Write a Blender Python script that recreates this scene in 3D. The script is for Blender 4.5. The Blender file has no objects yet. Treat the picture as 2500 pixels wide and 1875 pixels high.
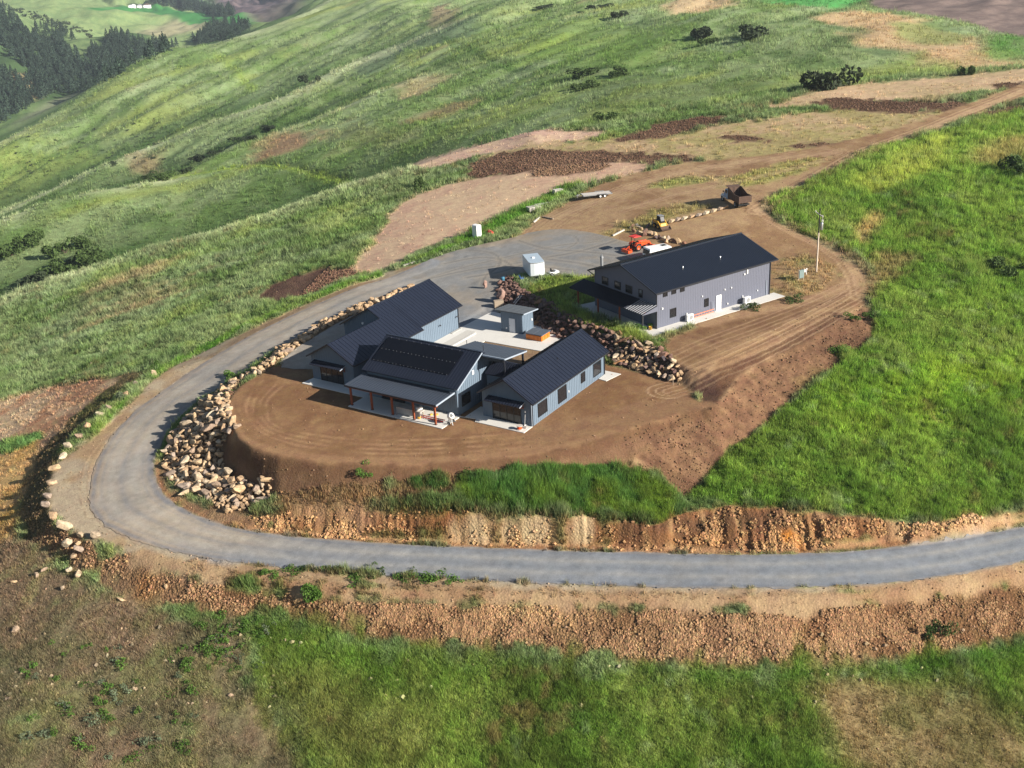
import bpy, bmesh, math, random
import numpy as np
from mathutils import Vector, Matrix
from mathutils.geometry import delaunay_2d_cdt
R = math.radians
random.seed(7); rng = np.random.default_rng(7)
sc = bpy.context.scene
col = sc.collection

# ------------------------------------------------------------------ camera, light, exposure
F = 2715.9; PITCH = R(22.875); ROLL = R(-3.006); H = 53.651
fw = np.array([0, math.cos(PITCH), -math.sin(PITCH)])
_up = np.array([0, math.sin(PITCH), math.cos(PITCH)]); _rt = np.array([1., 0, 0])
rt = math.cos(ROLL)*_rt + math.sin(ROLL)*_up
up = -math.sin(ROLL)*_rt + math.cos(ROLL)*_up
C = np.array([0, 0, H])
cd = bpy.data.cameras.new('camera'); cam = bpy.data.objects.new('camera', cd); col.objects.link(cam)
cd.sensor_width = 36; cd.lens = F/2500*36; cd.clip_start = 1; cd.clip_end = 20000
m = Matrix(((rt[0], up[0], -fw[0], 0), (rt[1], up[1], -fw[1], 0), (rt[2], up[2], -fw[2], H), (0, 0, 0, 1)))
cam.matrix_world = m
sc.camera = cam
SUN_EL = R(24.8); SUN_AZ = math.atan2(.885, -.466)      # clockwise from +Y
w = bpy.data.worlds.new('World'); sc.world = w; w.use_nodes = True
nt = w.node_tree; sky = nt.nodes.new('ShaderNodeTexSky'); sky.sky_type = 'NISHITA'; sky.sun_disc = False
sky.sun_elevation = SUN_EL; sky.sun_rotation = SUN_AZ; sky.air_density = 1.0; sky.dust_density = .7
bg = nt.nodes['Background']; nt.links.new(sky.outputs[0], bg.inputs[0]); bg.inputs[1].default_value = .05
ld = bpy.data.lights.new('sun', 'SUN'); ld.energy = 5; ld.angle = R(.55); ld.color = (1, .93, .82)
lo = bpy.data.objects.new('sun', ld); col.objects.link(lo)
sd = Vector((math.sin(SUN_AZ)*math.cos(SUN_EL), math.cos(SUN_AZ)*math.cos(SUN_EL), math.sin(SUN_EL)))
lo.rotation_euler = sd.to_track_quat('Z', 'Y').to_euler(); lo.location = (60, -30, 120)
sc.view_settings.view_transform = 'Standard'; sc.view_settings.look = 'None'
sc.view_settings.exposure = 0.95; sc.view_settings.gamma = 1; sc.cycles.diffuse_bounces = 2; sc.cycles.max_bounces = 6; sc.cycles.volume_bounces = 0

# ------------------------------------------------------------------ tools
K = 2500/2212.
def ray(px, py):                                       # px,py measured on a 2212-wide view
    px = np.asarray(px, float)*K; py = np.asarray(py, float)*K
    return fw[None] + rt[None]*((px-1250)/F)[..., None] - up[None]*((py-937.5)/F)[..., None]
def un(px, py, z):
    d = ray([px], [py])[0]; return C + d*((z-H)/d[2])
def unY(px, py, Y):
    d = ray([px], [py])[0]; return C + d*(Y/d[1])
def srgb(r, g, b):
    f = lambda c: (c/255/12.92) if c <= 10 else ((c/255+.055)/1.055)**2.4
    return (f(r), f(g), f(b))
def _hash(ix, iy, s):
    h = (ix.astype(np.int64)*374761393 + iy.astype(np.int64)*668265263 + s*974634777) & 0x7fffffff
    h = (h ^ (h >> 13))*1274126177 & 0x7fffffff
    return ((h ^ (h >> 16)) & 0xffff)/65535.
def vnoise(x, y, s=0):
    ix = np.floor(x); iy = np.floor(y); fx = x-ix; fy = y-iy
    fx = fx*fx*(3-2*fx); fy = fy*fy*(3-2*fy)
    a = _hash(ix, iy, s); b = _hash(ix+1, iy, s); c = _hash(ix, iy+1, s); d = _hash(ix+1, iy+1, s)
    return (a+(b-a)*fx)*(1-fy) + (c+(d-c)*fx)*fy
def fbm(x, y, s=0, o=4):                                # about -1..1
    r = 0; a = 1; t = 0
    for k in range(o):
        r = r + a*(vnoise(x*2**k+17.3*k, y*2**k-9.1*k, s+k)*2-1); t += a; a *= .55
    return r/t*1.6

# ------------------------------------------------------------------ terrain control points
# (x, y on the 2212-wide view, z)   or   (x, y, None, ground distance Y)
TP = []
BRK = []
def zl(pts):
    TP.extend(pts); return pts
def bl(pts, step=14):                                   # a break line: resampled so that the surface follows it
    Q = [pts[0]]
    for a, b in zip(pts[:-1], pts[1:]):
        n = max(1, int(math.hypot(b[0]-a[0], b[1]-a[1])/step))
        for k in range(1, n+1):
            t = k/n; Q.append(tuple(None if (p is None or q is None) else p*(1-t)+q*t for p, q in zip(a, b)))
    TP.extend(Q); BRK.extend(Q); return pts
ROAD_OUT = [(905,572,1.2),(840,600,.5),(770,620,.1),(700,650,-.5),(620,685,-1.1),(540,725,-1.8),(470,765,-2.4),(410,805,-3),(350,845,-3.5),(300,880,-3.9),(250,930,-4.3),(215,985,-4.7),(195,1040,-5),(190,1090,-5.2),(215,1130,-5.3),(270,1160,-5.4),(340,1185,-5.5),(440,1205,-5.6),(560,1222,-5.7),(700,1235,-5.8),(850,1245,-5.9),(1000,1252,-6),(1200,1262,-6.1),(1400,1268,-6.2),(1600,1272,-6.3),(1800,1268,-6.5),(1950,1258,-6.8),(2080,1240,-7.1),(2212,1212,-7.5),(2400,1160,-8)]
ROAD_IN = [(880,622,.3),(800,652,-.1),(700,695,-.8),(630,737,-1.4),(560,783,-2),(490,828,-2.6),(430,866,-3.1),(385,905,-3.6),(352,945,-4.1),(335,985,-4.5),(333,1030,-4.8),(350,1068,-5.1),(390,1097,-5.3),(450,1125,-5.4),(520,1145,-5.5),(640,1160,-5.6),(760,1170,-5.7),(900,1178,-5.8),(1100,1187,-5.9),(1300,1192,-6),(1500,1198,-6.1),(1650,1200,-6.2),(1800,1195,-6.4),(1950,1182,-6.7),(2080,1162,-7),(2212,1137,-7.4),(2400,1085,-7.9)]
bl(ROAD_OUT); bl(ROAD_IN)
PAD_EDGE = [(850,640,.2),(780,668,.1),(700,706,0),(650,738,0),(605,768,0),(560,803,0),(522,832,0),(500,855,0),(492,880,0),(495,905,0),(512,945,0),(540,965,0),(600,985,0),(700,1000,0),(800,1005,0),(900,1005,0),(1000,998,0),(1100,990,0),(1200,975,0),(1300,950,0),(1400,915,0),(1470,895,0),(1525,882,.1)]
bl(PAD_EDGE)
zl([(640,800,0),(560,870,0),(620,940,0),(760,960,0),(900,960,0),(1050,950,0),(1200,930,0),(1350,880,0),(1450,860,0),(700,760,0),(760,720,0),(820,680,0),(900,650,0),(990,700,0),(1100,740,0),(1200,760,0),(1000,850,0),(900,800,0),(1200,850,0),(1320,830,0)])
# shop retaining wall: foot and head
bl([(1075,655,.3),(1110,672,0),(1150,690,0),(1200,722,0),(1255,740,0),(1300,765,0),(1345,787,0),(1400,805,0),(1460,822,0),(1500,850,0),(1525,880,0)])
bl([(1085,612,1.2),(1125,636,1.5),(1175,662,1.7),(1225,688,1.75),(1285,712,1.8),(1345,735,1.8),(1400,754,1.75),(1445,775,1.6),(1495,803,1.2)])
# shop pad
zl([(1411,733,1.9),(1240,668,1.85),(1700,640,1.95),(1600,690,1.9),(1500,740,1.9),(1300,640,1.9),(1200,625,1.8),(1150,607,1.6),(1290,600,2.0),(1400,590,2.2),(1500,620,2.2),(1680,600,2.3),(1600,560,2.6)])
bl([(1530,884,.1),(1560,862,.3),(1607,802,.9),(1670,772,1.1),(1739,747,1.3),(1771,720,1.5),(1833,688,1.75),(1850,665,1.85)])
bl([(1480,1078,-4.5),(1530,1030,-4),(1560,990,-3.2),(1640,930,-2.2),(1700,870,-1.2),(1750,840,-.6),(1800,800,-.3),(1797,752,.7),(1840,762,.1),(1875,747,.2),(1890,722,.5),(1872,690,1.0),(1856,668,1.6)])
bl([(1495,803,1.2),(1530,790,1.5),(1600,754,1.7),(1700,706,1.8),(1794,664,1.9),(1850,645,2.0)])
# soil face, bench and cut bank
bl([(480,1010,-3.9),(520,1035,-3.7),(560,1052,-3.3),(600,1062,-2.9),(700,1050,-1.8),(800,1047,-1.45),(885,1047,-1.45),(1000,1045,-1.6),(1100,1047,-1.8),(1200,1047,-2.1),(1300,1042,-2.5),(1400,1060,-3.6)])
bl([(560,1107,-4.7),(640,1103,-4.2),(700,1100,-3.9),(780,1096,-3.4),(850,1092,-3.0),(920,1102,-2.9),(1000,1110,-2.9),(1100,1112,-3),(1200,1120,-3.1),(1300,1120,-3.4),(1400,1140,-3.9),(1440,1148,-4.4),(1480,1102,-4.2),(1560,1095,-4.0),(1650,1100,-4.1),(1720,1102,-4.1),(1800,1112,-4.3),(1880,1122,-4.6),(1960,1130,-5.1),(2050,1140,-5.6),(2120,1125,-5.8),(2212,1092,-6),(2400,1040,-6)])
# bank foot verge
bl([(560,1140,-5.5),(700,1155,-5.65),(900,1165,-5.75),(1100,1172,-5.85),(1300,1176,-5.95),(1500,1183,-6.05),(1650,1186,-6.15),(1800,1180,-6.3),(1950,1165,-6.6)])
# right meadow
zl([(1600,1020,-3.3),(1700,960,-2.3),(1800,1000,-3),(1900,1060,-3.9),(1950,950,-2.3),(2100,1050,-4.4),(2212,1000,-4.2),(1900,850,-.6),(2050,850,-1),(2212,850,-1.8),(2400,850,-2.5),(1950,750,.2),(2100,720,.3),(2212,680,.7),(1900,650,1.9),(1960,600,2.6),(2100,560,3.0),(2300,560,2.8),(1880,560,3.0),(1850,500,4.2),(2000,450,6),(2212,430,6),(1950,380,7.5),(2212,330,8.5),(2400,400,6)])
# outer verge of the drive: guard boulders and the fall below them
GUARD = [(338,806,-3.2),(295,832,-3.5),(270,852,-3.7),(238,880,-4),(205,910,-4.3),(172,940,-4.5),(148,965,-4.7),(130,985,-4.9),(117,1012,-5),(108,1035,-5.05),(98,1065,-5.1),(99,1090,-5.1),(112,1112,-5.1),(142,1137,-5.15),(188,1158,-5.3)]
bl(GUARD)
bl([(250,815,-4.9),(205,842,-5.6),(150,890,-6.5),(105,935,-7.2),(72,985,-7.6),(55,1040,-7.8),(42,1090,-7.8),(45,1130,-7.6),(90,1180,-7.6),(140,1215,-7.7)])
zl([(0,1000,-8.5),(0,1100,-8.5),(0,1200,-8.6),(50,900,-8.4),(0,880,-9.8),(100,860,-8.2),(-200,1100,-12),(-200,1300,-11)])
# verge below the drive
bl([(250,1180,-5.5),(330,1208,-5.7),(440,1235,-5.9),(560,1245,-6),(700,1268,-6.1),(850,1275,-6.2),(1000,1278,-6.2),(1200,1285,-6.3),(1400,1290,-6.4),(1600,1292,-6.5),(1800,1288,-6.7),(1950,1276,-7),(2080,1260,-7.4),(2212,1235,-7.8),(2400,1190,-8.4)])
# toe of rubble
bl([(170,1250,-7.9),(300,1300,-8.3),(420,1330,-8.5),(520,1330,-8.4),(640,1345,-8.7),(720,1370,-9),(850,1395,-9.4),(1000,1400,-9.6),(1150,1410,-9.8),(1300,1428,-10),(1500,1448,-10.4),(1700,1452,-10.7),(1850,1450,-11),(2000,1425,-11),(2212,1385,-11.2),(2400,1330,-11.4)])
# foreground
zl([(0,1300,-9.6),(100,1400,-10),(300,1450,-10.2),(500,1500,-10.6),(0,1550,-11),(250,1659,-12),(700,1500,-10.8),(1000,1520,-11.4),(1300,1540,-11.9),(1600,1560,-12.6),(1900,1560,-13),(2212,1520,-13),(0,1700,-12.3),(600,1700,-12.8),(1200,1700,-13.6),(1800,1700,-14.6),(2212,1700,-15),(-300,1500,-12),(-300,1800,-14),(2500,1500,-14),(2500,1800,-17),(600,2000,-16),(1600,2000,-18),(-300,2100,-18),(2500,2100,-20)])
# hill slope left of the drive, falling away over a convex brow
zl([(300,760,-6.5),(150,800,-9.6),(420,690,-5.6),(560,640,-3.8),(680,575,-2.5),(760,540,-1.6),(850,480,-.6),(0,800,-16),(130,740,-14),(260,690,-10.5),(400,620,-8.2),(540,560,-6.2),(700,490,-3.6),(870,425,-.7)])
C1 = [(-150,690,None,225),(0,650,None,228),(36,635,None,229),(72,618,None,230),(162,589,None,232),(223,571,None,234),(310,539,None,237),(450,506,None,240),(583,463,None,245),(720,409,None,250),(800,385,None,254),(885,362,None,257),(960,335,None,262),(1064,305,None,265),(1150,283,None,262),(1310,257,None,266),(1504,222,None,274),(1640,198,None,280),(1815,177,None,284),(2035,158,None,288),(2212,140,None,292),(2400,120,None,300)]
bl(C1,25)
# plateau (dug area)
zl([(960,400,.8),(1026,450,1.6),(900,520,.6),(1000,490,1.4),(1100,420,2.6),(1200,450,3),(1000,540,1.6),(1100,560,1.9),(1030,590,1.2),(1000,640,.4),(1140,600,1.8),(1180,580,2.0),(1300,520,3.0),(1400,540,2.9),(1180,480,2.8),(1300,420,4.2),(1400,480,4.3),(1450,400,5.2),(1560,470,5.2),(1600,430,5.8),(1700,430,5.8),(1760,520,3.7),(1500,340,6.5),(1700,350,7.2),(1300,340,5.5),(1400,300,7.2),(1600,280,8.6),(1800,290,9),(1900,240,10.6),(2100,210,11.6),(2212,180,12.6),(2400,150,13.2),(1150,340,4.5),(2100,280,9.8),(2300,250,10)])
# behind every crest a hidden gully, then the next face
def gully(Cl, f1, f2, f3, d1, d2, step=30):
    L_ = []
    for q, r in zip(Cl[:-1], Cl[1:]):
        n = max(1, int(math.hypot(r[0]-q[0], r[1]-q[1])/step))
        for k in range(n): t = k/n; L_.append((q[0]*(1-t)+r[0]*t, q[1]*(1-t)+r[1]*t, q[3]*(1-t)+r[3]*t))
    for px, py, Y in L_:
        g1 = lambda f: float(np.interp(px, *f)) if isinstance(f, tuple) else f
        TP.append((px, py, None, Y*(1+(g1(f1)-1)), g1(d1))); TP.append((px, py, None, Y*g1(f2), g1(d2))); TP.append((px, py-2, None, Y*g1(f3), 0))
gully(C1, ([800,1300],[1.10,1.03]), ([800,1300],[1.22,1.06]), ([700,1000,1400],[1.38,1.2,1.1]), ([800,1300],[7,1]), ([700,1300],[9,1.5]))
C2 = [(-150,520,None,365),(0,475,None,372),(57,452,None,375),(90,434,None,378),(180,412,None,384),(273,398,None,390),(300,390,None,393),(375,380,None,400)]
C2B = [(375,376,None,405),(450,340,None,420),(513,311,None,434),(590,280,None,448),(664,257,None,460),(752,221,None,476),(840,186,None,495),(930,160,None,512)]
bl(C2,25); bl(C2B,25)
zl([(0,600,None,322),(80,560,None,330),(180,520,None,343),(300,490,None,345),(430,450,None,360),(550,380,None,385),(650,360,None,372),(749,397,None,340),(600,420,None,352),(850,330,None,350),(960,300,None,340),(500,410,None,365),(560,315,None,425),(680,280,None,425),(780,250,None,430),(900,215,None,440),(1000,250,None,385),(1050,200,None,425),(1150,230,None,350),(1200,170,None,400),(700,330,None,388),(850,270,None,395)])
gully(C2, 1.09, 1.2, 1.34, 7, 10); gully(C2B, 1.04, ([400,900],[1.14,1.03]), ([400,900],[1.25,1.06]), ([400,900],[7,1]), ([400,900],[10,1.2]))
C3 = [(-150,500,None,552),(0,455,None,560),(30,442,None,562),(120,400,None,568),(200,360,None,576),(275,335,None,584),(350,300,None,594),(450,265,None,608),(550,235,None,622),(625,210,None,636),(700,165,None,655),(800,125,None,680),(900,85,None,705),(975,55,None,730),(1106,15,None,780)]
bl(C3,25)
zl([(590,262,None,560),(752,205,None,560),(900,150,None,600)])
zl([(1050,90,None,600),(1150,100,None,520),(1250,30,None,600),(1150,20,None,720),(1300,100,None,460),(1400,150,None,375),(1350,200,None,330),(1500,30,None,500),(1500,90,None,420),(1500,170,None,345),(1700,60,None,410),(1700,110,None,360),(1700,150,None,330),(1900,40,None,430),(1900,100,None,355),(2050,60,None,420),(2100,100,None,350),(2212,90,None,360),(2300,80,None,365),(1400,-40,None,700),(1700,-10,None,560),(1900,5,None,520),(2200,10,None,500),(2500,0,None,500),(1700,-60,None,900),(2212,-60,None,850),(1100,-60,None,1300),(2500,-80,None,900)])
gully(C3, 1.07, 1.14, ([400,1000],[1.25,1.1]), ([500,1000],[8,2]), ([500,1000],[14,3]))
zl([(-150,470,None,690),(0,430,None,715),(150,370,None,735),(300,312,None,765),(100,340,None,770),(250,300,None,790),(450,240,None,800),(600,190,None,830),(750,130,None,860),(500,150,None,900),(650,90,None,950),(300,220,None,850),(800,60,None,960),(900,40,None,930),(1000,20,None,900)])
C4 = [(-150,360,None,820),(0,302,None,840),(25,290,None,845),(85,258,None,870),(150,225,None,900),(225,175,None,935),(300,135,None,965),(380,103,None,990),(450,93,None,1010),(540,75,None,1040),(600,50,None,1080),(700,0,None,1150),(760,-30,None,1200)]
bl(C4,25)
gully(C4, 1.08, 1.18, 1.34, 20, 30)
# canyon floor and the far side
zl([(-150,320,None,1130),(0,285,None,1160),(50,262,None,1230),(110,235,None,1300),(160,210,None,1360),(250,150,None,1450),(350,110,None,1540),(430,80,None,1680),(540,60,None,1820),(620,20,None,2000)])
zl([(-150,150,None,1400),(0,180,None,1330),(0,120,None,1420),(60,150,None,1430),(0,60,None,1520),(0,20,None,1620),(100,100,None,1570),(180,60,None,1900),(250,90,None,1700),(60,40,None,1720),(120,20,None,2100),(300,60,None,2000),(400,50,None,2100),(300,20,None,2500),(450,20,None,2500),(200,0,None,2600),(540,40,None,2150),(560,15,None,2500),(640,5,None,2500),(470,0,None,3000),(350,-20,None,3200),(0,-40,None,2600),(-200,-20,None,2200),(600,-40,None,3000),(800,-60,None,2600),(1200,-120,None,2600),(1800,-110,None,2200),(2500,-150,None,2200),(100,-80,None,4000),(700,-90,None,4200),(-300,-60,None,4200),(1500,-160,None,4500),(2500,-200,None,4500)])
pts3 = []
for p in TP:
    q_ = un(*p) if len(p) == 3 else unY(p[0], p[1], p[3])
    if len(p) == 5: q_[2] -= p[4]
    pts3.append(q_)
pts3 = np.array(pts3); brk3 = np.array([un(*p) if len(p) == 3 else unY(p[0], p[1], p[3]) for p in BRK])
U = pts3[:, 0]/pts3[:, 1]; V = np.log(pts3[:, 1])
# far frame so that the fan is covered
ext = []
for (x0, y0) in ((-.95, 55), (.95, 55), (0, 55), (-.95, 5200), (.95, 5200), (0, 5200), (-.5, 55), (.5, 55)):
    u0 = x0; v0 = math.log(y0); k = np.argsort((U-u0)**2 + (V-v0)**2)[:3]; ext.append((u0, v0, pts3[k, 2].mean() - (4 if y0 < 60 else 0)))
for v0 in np.log([75, 95, 120, 150, 200, 260, 330, 450, 650, 900, 1300, 1900, 2800]):
    for u0 in (-.95, .95):
        k = np.argsort((U-u0*.6)**2 + (V-v0)**2)[:3]; ext.append((u0, v0, pts3[k, 2].mean()))
UU = np.concatenate([U, [e[0] for e in ext]]); VV = np.concatenate([V, [e[1] for e in ext]]); ZZ = np.concatenate([pts3[:, 2], [e[2] for e in ext]])
VSC = .9
out = delaunay_2d_cdt([Vector((a, b*VSC)) for a, b in zip(UU, VV)], [], [], 0, 1e-6)
dv, df, orig = out[0], out[2], out[3]
dz = np.array([np.mean([ZZ[i] for i in o]) for o in orig]); dvu = np.array([[v.x, v.y/VSC] for v in dv])
NU = 860; NV1 = 690; NV2 = 470
gu = np.linspace(-.8, .8, NU)
gv = np.concatenate([np.linspace(math.log(60), math.log(270), NV1, endpoint=False), np.linspace(math.log(270), math.log(4800), NV2)])
NV = len(gv)
Z = np.full((NV, NU), np.nan)
for f in df:
    a, b, c = f[0], f[1], f[2]
    A, B, D = dvu[a], dvu[b], dvu[c]
    i0, i1 = np.searchsorted(gu, [min(A[0], B[0], D[0])-1e-9, max(A[0], B[0], D[0])+1e-9])
    j0, j1 = np.searchsorted(gv, [min(A[1], B[1], D[1])-1e-9, max(A[1], B[1], D[1])+1e-9])
    if i1 <= i0 or j1 <= j0: continue
    gx, gy = np.meshgrid(gu[i0:i1], gv[j0:j1])
    det = (B[0]-A[0])*(D[1]-A[1])-(D[0]-A[0])*(B[1]-A[1])
    if abs(det) < 1e-14: continue
    l1 = ((gx-A[0])*(D[1]-A[1])-(D[0]-A[0])*(gy-A[1]))/det
    l2 = ((B[0]-A[0])*(gy-A[1])-(gx-A[0])*(B[1]-A[1]))/det
    ins = (l1 >= -1e-6) & (l2 >= -1e-6) & (l1+l2 <= 1+1e-6)
    val = dz[a]+l1*(dz[b]-dz[a])+l2*(dz[c]-dz[a])
    sub = Z[j0:j1, i0:i1]; sub[ins] = val[ins]
Z = np.where(np.isnan(Z), np.nanmin(Z), Z)
def blur(a, k):
    ker = np.exp(-.5*(np.arange(-3*k, 3*k+1)/k)**2); ker /= ker.sum()
    p = np.pad(a, ((3*k, 3*k), (0, 0)), mode='edge'); r = 0
    for i, kv in enumerate(ker): r = r + kv*p[i:i+a.shape[0]]
    p = np.pad(r, ((0, 0), (3*k, 3*k)), mode='edge'); r = 0
    for i, kv in enumerate(ker): r = r + kv*p[:, i:i+a.shape[1]]
    return r
GU, GV = np.meshgrid(gu, gv); GY = np.exp(GV); GX = GU*GY
Zs = blur(Z, 1); Zm = blur(Z, 3); Zf = blur(Z, 11)*np.clip(1.6-GY/250, 0, 1)+blur(Z, 6)*(1-np.clip(1.6-GY/250, 0, 1))
bmk = np.zeros((NV, NU)); bi = np.clip(((brk3[:, 0]/brk3[:, 1]-gu[0])/(gu[1]-gu[0])).astype(int), 0, NU-1); bj = np.clip(np.interp(np.log(brk3[:, 1]), gv, np.arange(NV)).astype(int), 0, NV-1)
bmk[bj, bi] = 1; w1 = np.clip(blur(bmk, 4)*90, 0, 1); w2 = np.clip(blur(bmk, 9)*400, 0, 1)
Z = Zf*(1-w2)+w2*(Zm*(1-w1)+Zs*w1)
LEVEL = []
def sample(arr, x, y):
    u = x/y; v = np.log(y)
    iu = (u-gu[0])/(gu[1]-gu[0]); iu = np.clip(iu, 0, NU-1.001)
    jv = np.interp(v, gv, np.arange(NV)); jv = np.clip(jv, 0, NV-1.001)
    i = iu.astype(int); j = jv.astype(int); a = iu-i; b = jv-j
    return (arr[j, i]*(1-a)+arr[j, i+1]*a)*(1-b)+(arr[j+1, i]*(1-a)+arr[j+1, i+1]*a)*b
def gz(x, y): return float(sample(Z, np.array([x], float), np.array([y], float))[0])
_ts = np.exp(np.linspace(math.log(58), math.log(4700), 4200))
def hit(px, py):                                       # where a view ray meets the ground
    d = ray([px], [py])[0]; X = d[0]/d[1]*_ts; Zr = H+d[2]/d[1]*_ts
    s = Zr-sample(Z, X, _ts); k = np.argmax(s < 0)
    if s[k] >= 0: k = len(_ts)-1
    if k == 0: return Vector((X[0], _ts[0], Zr[0]))
    t = s[k-1]/(s[k-1]-s[k]); return Vector((X[k-1]*(1-t)+X[k]*t, _ts[k-1]*(1-t)+_ts[k]*t, Zr[k-1]*(1-t)+Zr[k]*t))
def wp(poly): return np.array([tuple(hit(*p[:2]))[:2] for p in poly])
def sdf(poly, X, Y, pad=12):
    """signed distance (m), negative inside; +pad far away"""
    out = np.full(X.shape, float(pad)); x0, y0 = poly.min(0)-pad; x1, y1 = poly.max(0)+pad
    m = (X > x0) & (X < x1) & (Y > y0) & (Y < y1)
    x = X[m]; y = Y[m]; d = np.full(x.shape, 1e9); ins = np.zeros(x.shape, bool)
    n = len(poly)
    for k in range(n):
        ax, ay = poly[k]; bx, by = poly[(k+1) % n]; ex, ey = bx-ax, by-ay; L = ex*ex+ey*ey+1e-12
        t = np.clip(((x-ax)*ex+(y-ay)*ey)/L, 0, 1); d = np.minimum(d, np.hypot(x-ax-t*ex, y-ay-t*ey))
        c = ((ay > y) != (by > y)) & (x < (bx-ax)*(y-ay)/(by-ay+1e-12)+ax); ins ^= c
    out[m] = np.where(ins, -d, np.minimum(d, pad)); return out
def lined(line, X, Y, pad=12):
    out = np.full(X.shape, float(pad)); x0, y0 = line.min(0)-pad; x1, y1 = line.max(0)+pad
    m = (X > x0) & (X < x1) & (Y > y0) & (Y < y1); x = X[m]; y = Y[m]; d = np.full(x.shape, float(pad))
    for k in range(len(line)-1):
        ax, ay = line[k]; bx, by = line[k+1]; ex, ey = bx-ax, by-ay; L = ex*ex+ey*ey+1e-12
        t = np.clip(((x-ax)*ex+(y-ay)*ey)/L, 0, 1); d = np.minimum(d, np.hypot(x-ax-t*ex, y-ay-t*ey))
    out[m] = d; return out
def smooth(line, n=4):
    line = np.asarray(line, float)
    for _ in range(n if len(line) < 40 else 2):
        q = line[:-1]*.75+line[1:]*.25; r = line[:-1]*.25+line[1:]*.75
        line = np.vstack([line[:1], np.stack([q, r], 1).reshape(-1, 2), line[-1:]])
        if len(line) > 300: break
    return line
# ------------------------------------------------------------------ what covers the ground
def A(r, g, b): return np.array(srgb(r, g, b))*.88
X = GX; Y = GY
n1 = fbm(X/9, Y/14, 1); n2 = fbm(X/2.2, Y/3.0, 2); n3 = fbm(X/34, Y/50, 3); n4 = fbm(X/.8, Y/.9, 5, 3)
nf = fbm(X/90, Y/140, 7)
def mixc(c, d, t): return c*(1-t[..., None])+d*t[..., None]
def ss(t): t = np.clip(t, 0, 1); return t*t*(3-2*t)
def strk(L, W_, ang, s, o=4):                          # noise drawn out along a compass direction
    c_, s_ = math.cos(ang), math.sin(ang); return fbm((X*c_+Y*s_)/L, (-X*s_+Y*c_)/W_, s, o)
wf = ss((Y-255)/60)
k1_ = strk(42, 7, .33, 71)*(1-wf)+strk(120, 22, .95, 72)*wf; k2_ = strk(16, 2.6, .33, 73)*(1-wf)+strk(60, 9, .95, 74)*wf
COL = np.zeros(X.shape+(3,)); COL[:] = A(136, 152, 104)
COL = mixc(COL, A(108, 132, 74), ss(.5+n1*1.0+k1_*.6)); COL = mixc(COL, A(154, 168, 128), ss(.1+k2_*.7+n1*.5+n3*.5)*.7)
COL = mixc(COL, A(146, 158, 84), ss(-.5+strk(90, 30, .5, 75)*1.6)*.7)
COL = mixc(COL, A(172, 152, 116), ss(-.8+n3*.9+k1_*1.1)*.8)
COL = mixc(COL, A(90, 110, 70), ss(-.4+k1_*-1.1+n1*.8)*.8)
GRS = np.ones(X.shape); ROK = np.zeros(X.shape); GRV = np.zeros(X.shape)
def cover(poly, c, gr=0., rk=0., gv_=0., f=.5, na=.6, ns=2., k=1., var=None, line=False, wd=1., near=None):
    global COL, GRS, ROK, GRV
    P = wp(poly)
    if near is None: near = 12 if P[:, 1].max() < 240 else 40
    D = (lined(smooth(P, 2), X, Y, near)-wd) if line else sdf(smooth_closed(P), X, Y, near)
    m = D < near*.9
    if not m.any(): return
    nn = (n2 if ns == 2 else n1 if ns == 9 else n4)*na
    a = np.where(m, ss(.5-(D+nn)/(2*f)), 0)*k
    cc = np.zeros_like(COL); cc[:] = A(*c)
    if var is not None: cc = mixc(cc, A(*var), ss(.5+n1*.9+n2*.6))
    COL = mixc(COL, cc, a); GRS = GRS*(1-a)+gr*a; ROK = ROK*(1-a)+rk*a; GRV = GRV*(1-a)+gv_*a
def smooth_closed(P, n=2):
    for _ in range(n):
        Q = np.roll(P, -1, 0); P = np.stack([P*.75+Q*.25, P*.25+Q*.75], 1).reshape(-1, 2)
    return P
# --- distant land
cover([(-150,300),(0,300),(100,250),(200,190),(300,130),(430,80),(560,40),(620,15),(560,-10),(400,-30),(0,-60),(-150,-20)], (118,140,92), .5, f=30, na=0, var=(134,152,100), near=200)
cover([(250,95),(330,45),(430,40),(470,65),(380,85),(300,90)], (165,160,125), 0, f=25, na=0, near=150)
cover([(170,35),(260,18),(420,22),(560,42),(545,58),(440,48),(330,30),(240,38)], (62,125,62), 0, f=12, na=0, near=100)
cover([(430,18),(480,0),(640,-15),(700,-10),(610,30),(540,42)], (122,105,105), 0, rk=.3, f=25, na=0, var=(95,85,92), near=200)
cover([(-60,0),(0,10),(25,35),(60,80),(110,50),(165,95),(170,140),(200,100),(225,80),(300,78),(390,98),(280,145),(190,195),(130,205),(0,270),(-60,270)], (70,92,56), .1, f=25, na=12, ns=9, near=200)
cover([(405,95),(440,75),(480,45),(560,60),(520,85),(420,98)], (62,84,54), .1, f=10, na=5, near=100)
cover([(310,0),(420,22),(500,35),(470,10),(400,-20)], (66,86,62), .1, f=15, na=8, near=120)
cover([(0,235),(60,215),(90,190),(60,165),(20,150),(-30,160),(-40,220)], (165,140,105), 0, f=12, na=10, near=100)
cover([(20,275),(70,240),(110,215),(170,190),(200,195),(140,225),(80,255),(30,290)], (150,150,125), 0, f=10, na=0, near=100)
# yellow-green bench below the third hill
cover([(-100,310),(30,300),(190,330),(260,335),(200,358),(100,410),(0,448),(-100,470)], (146,160,82), 1, f=14, na=12, ns=9, k=.75, var=(128,150,78), near=90)
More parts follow.
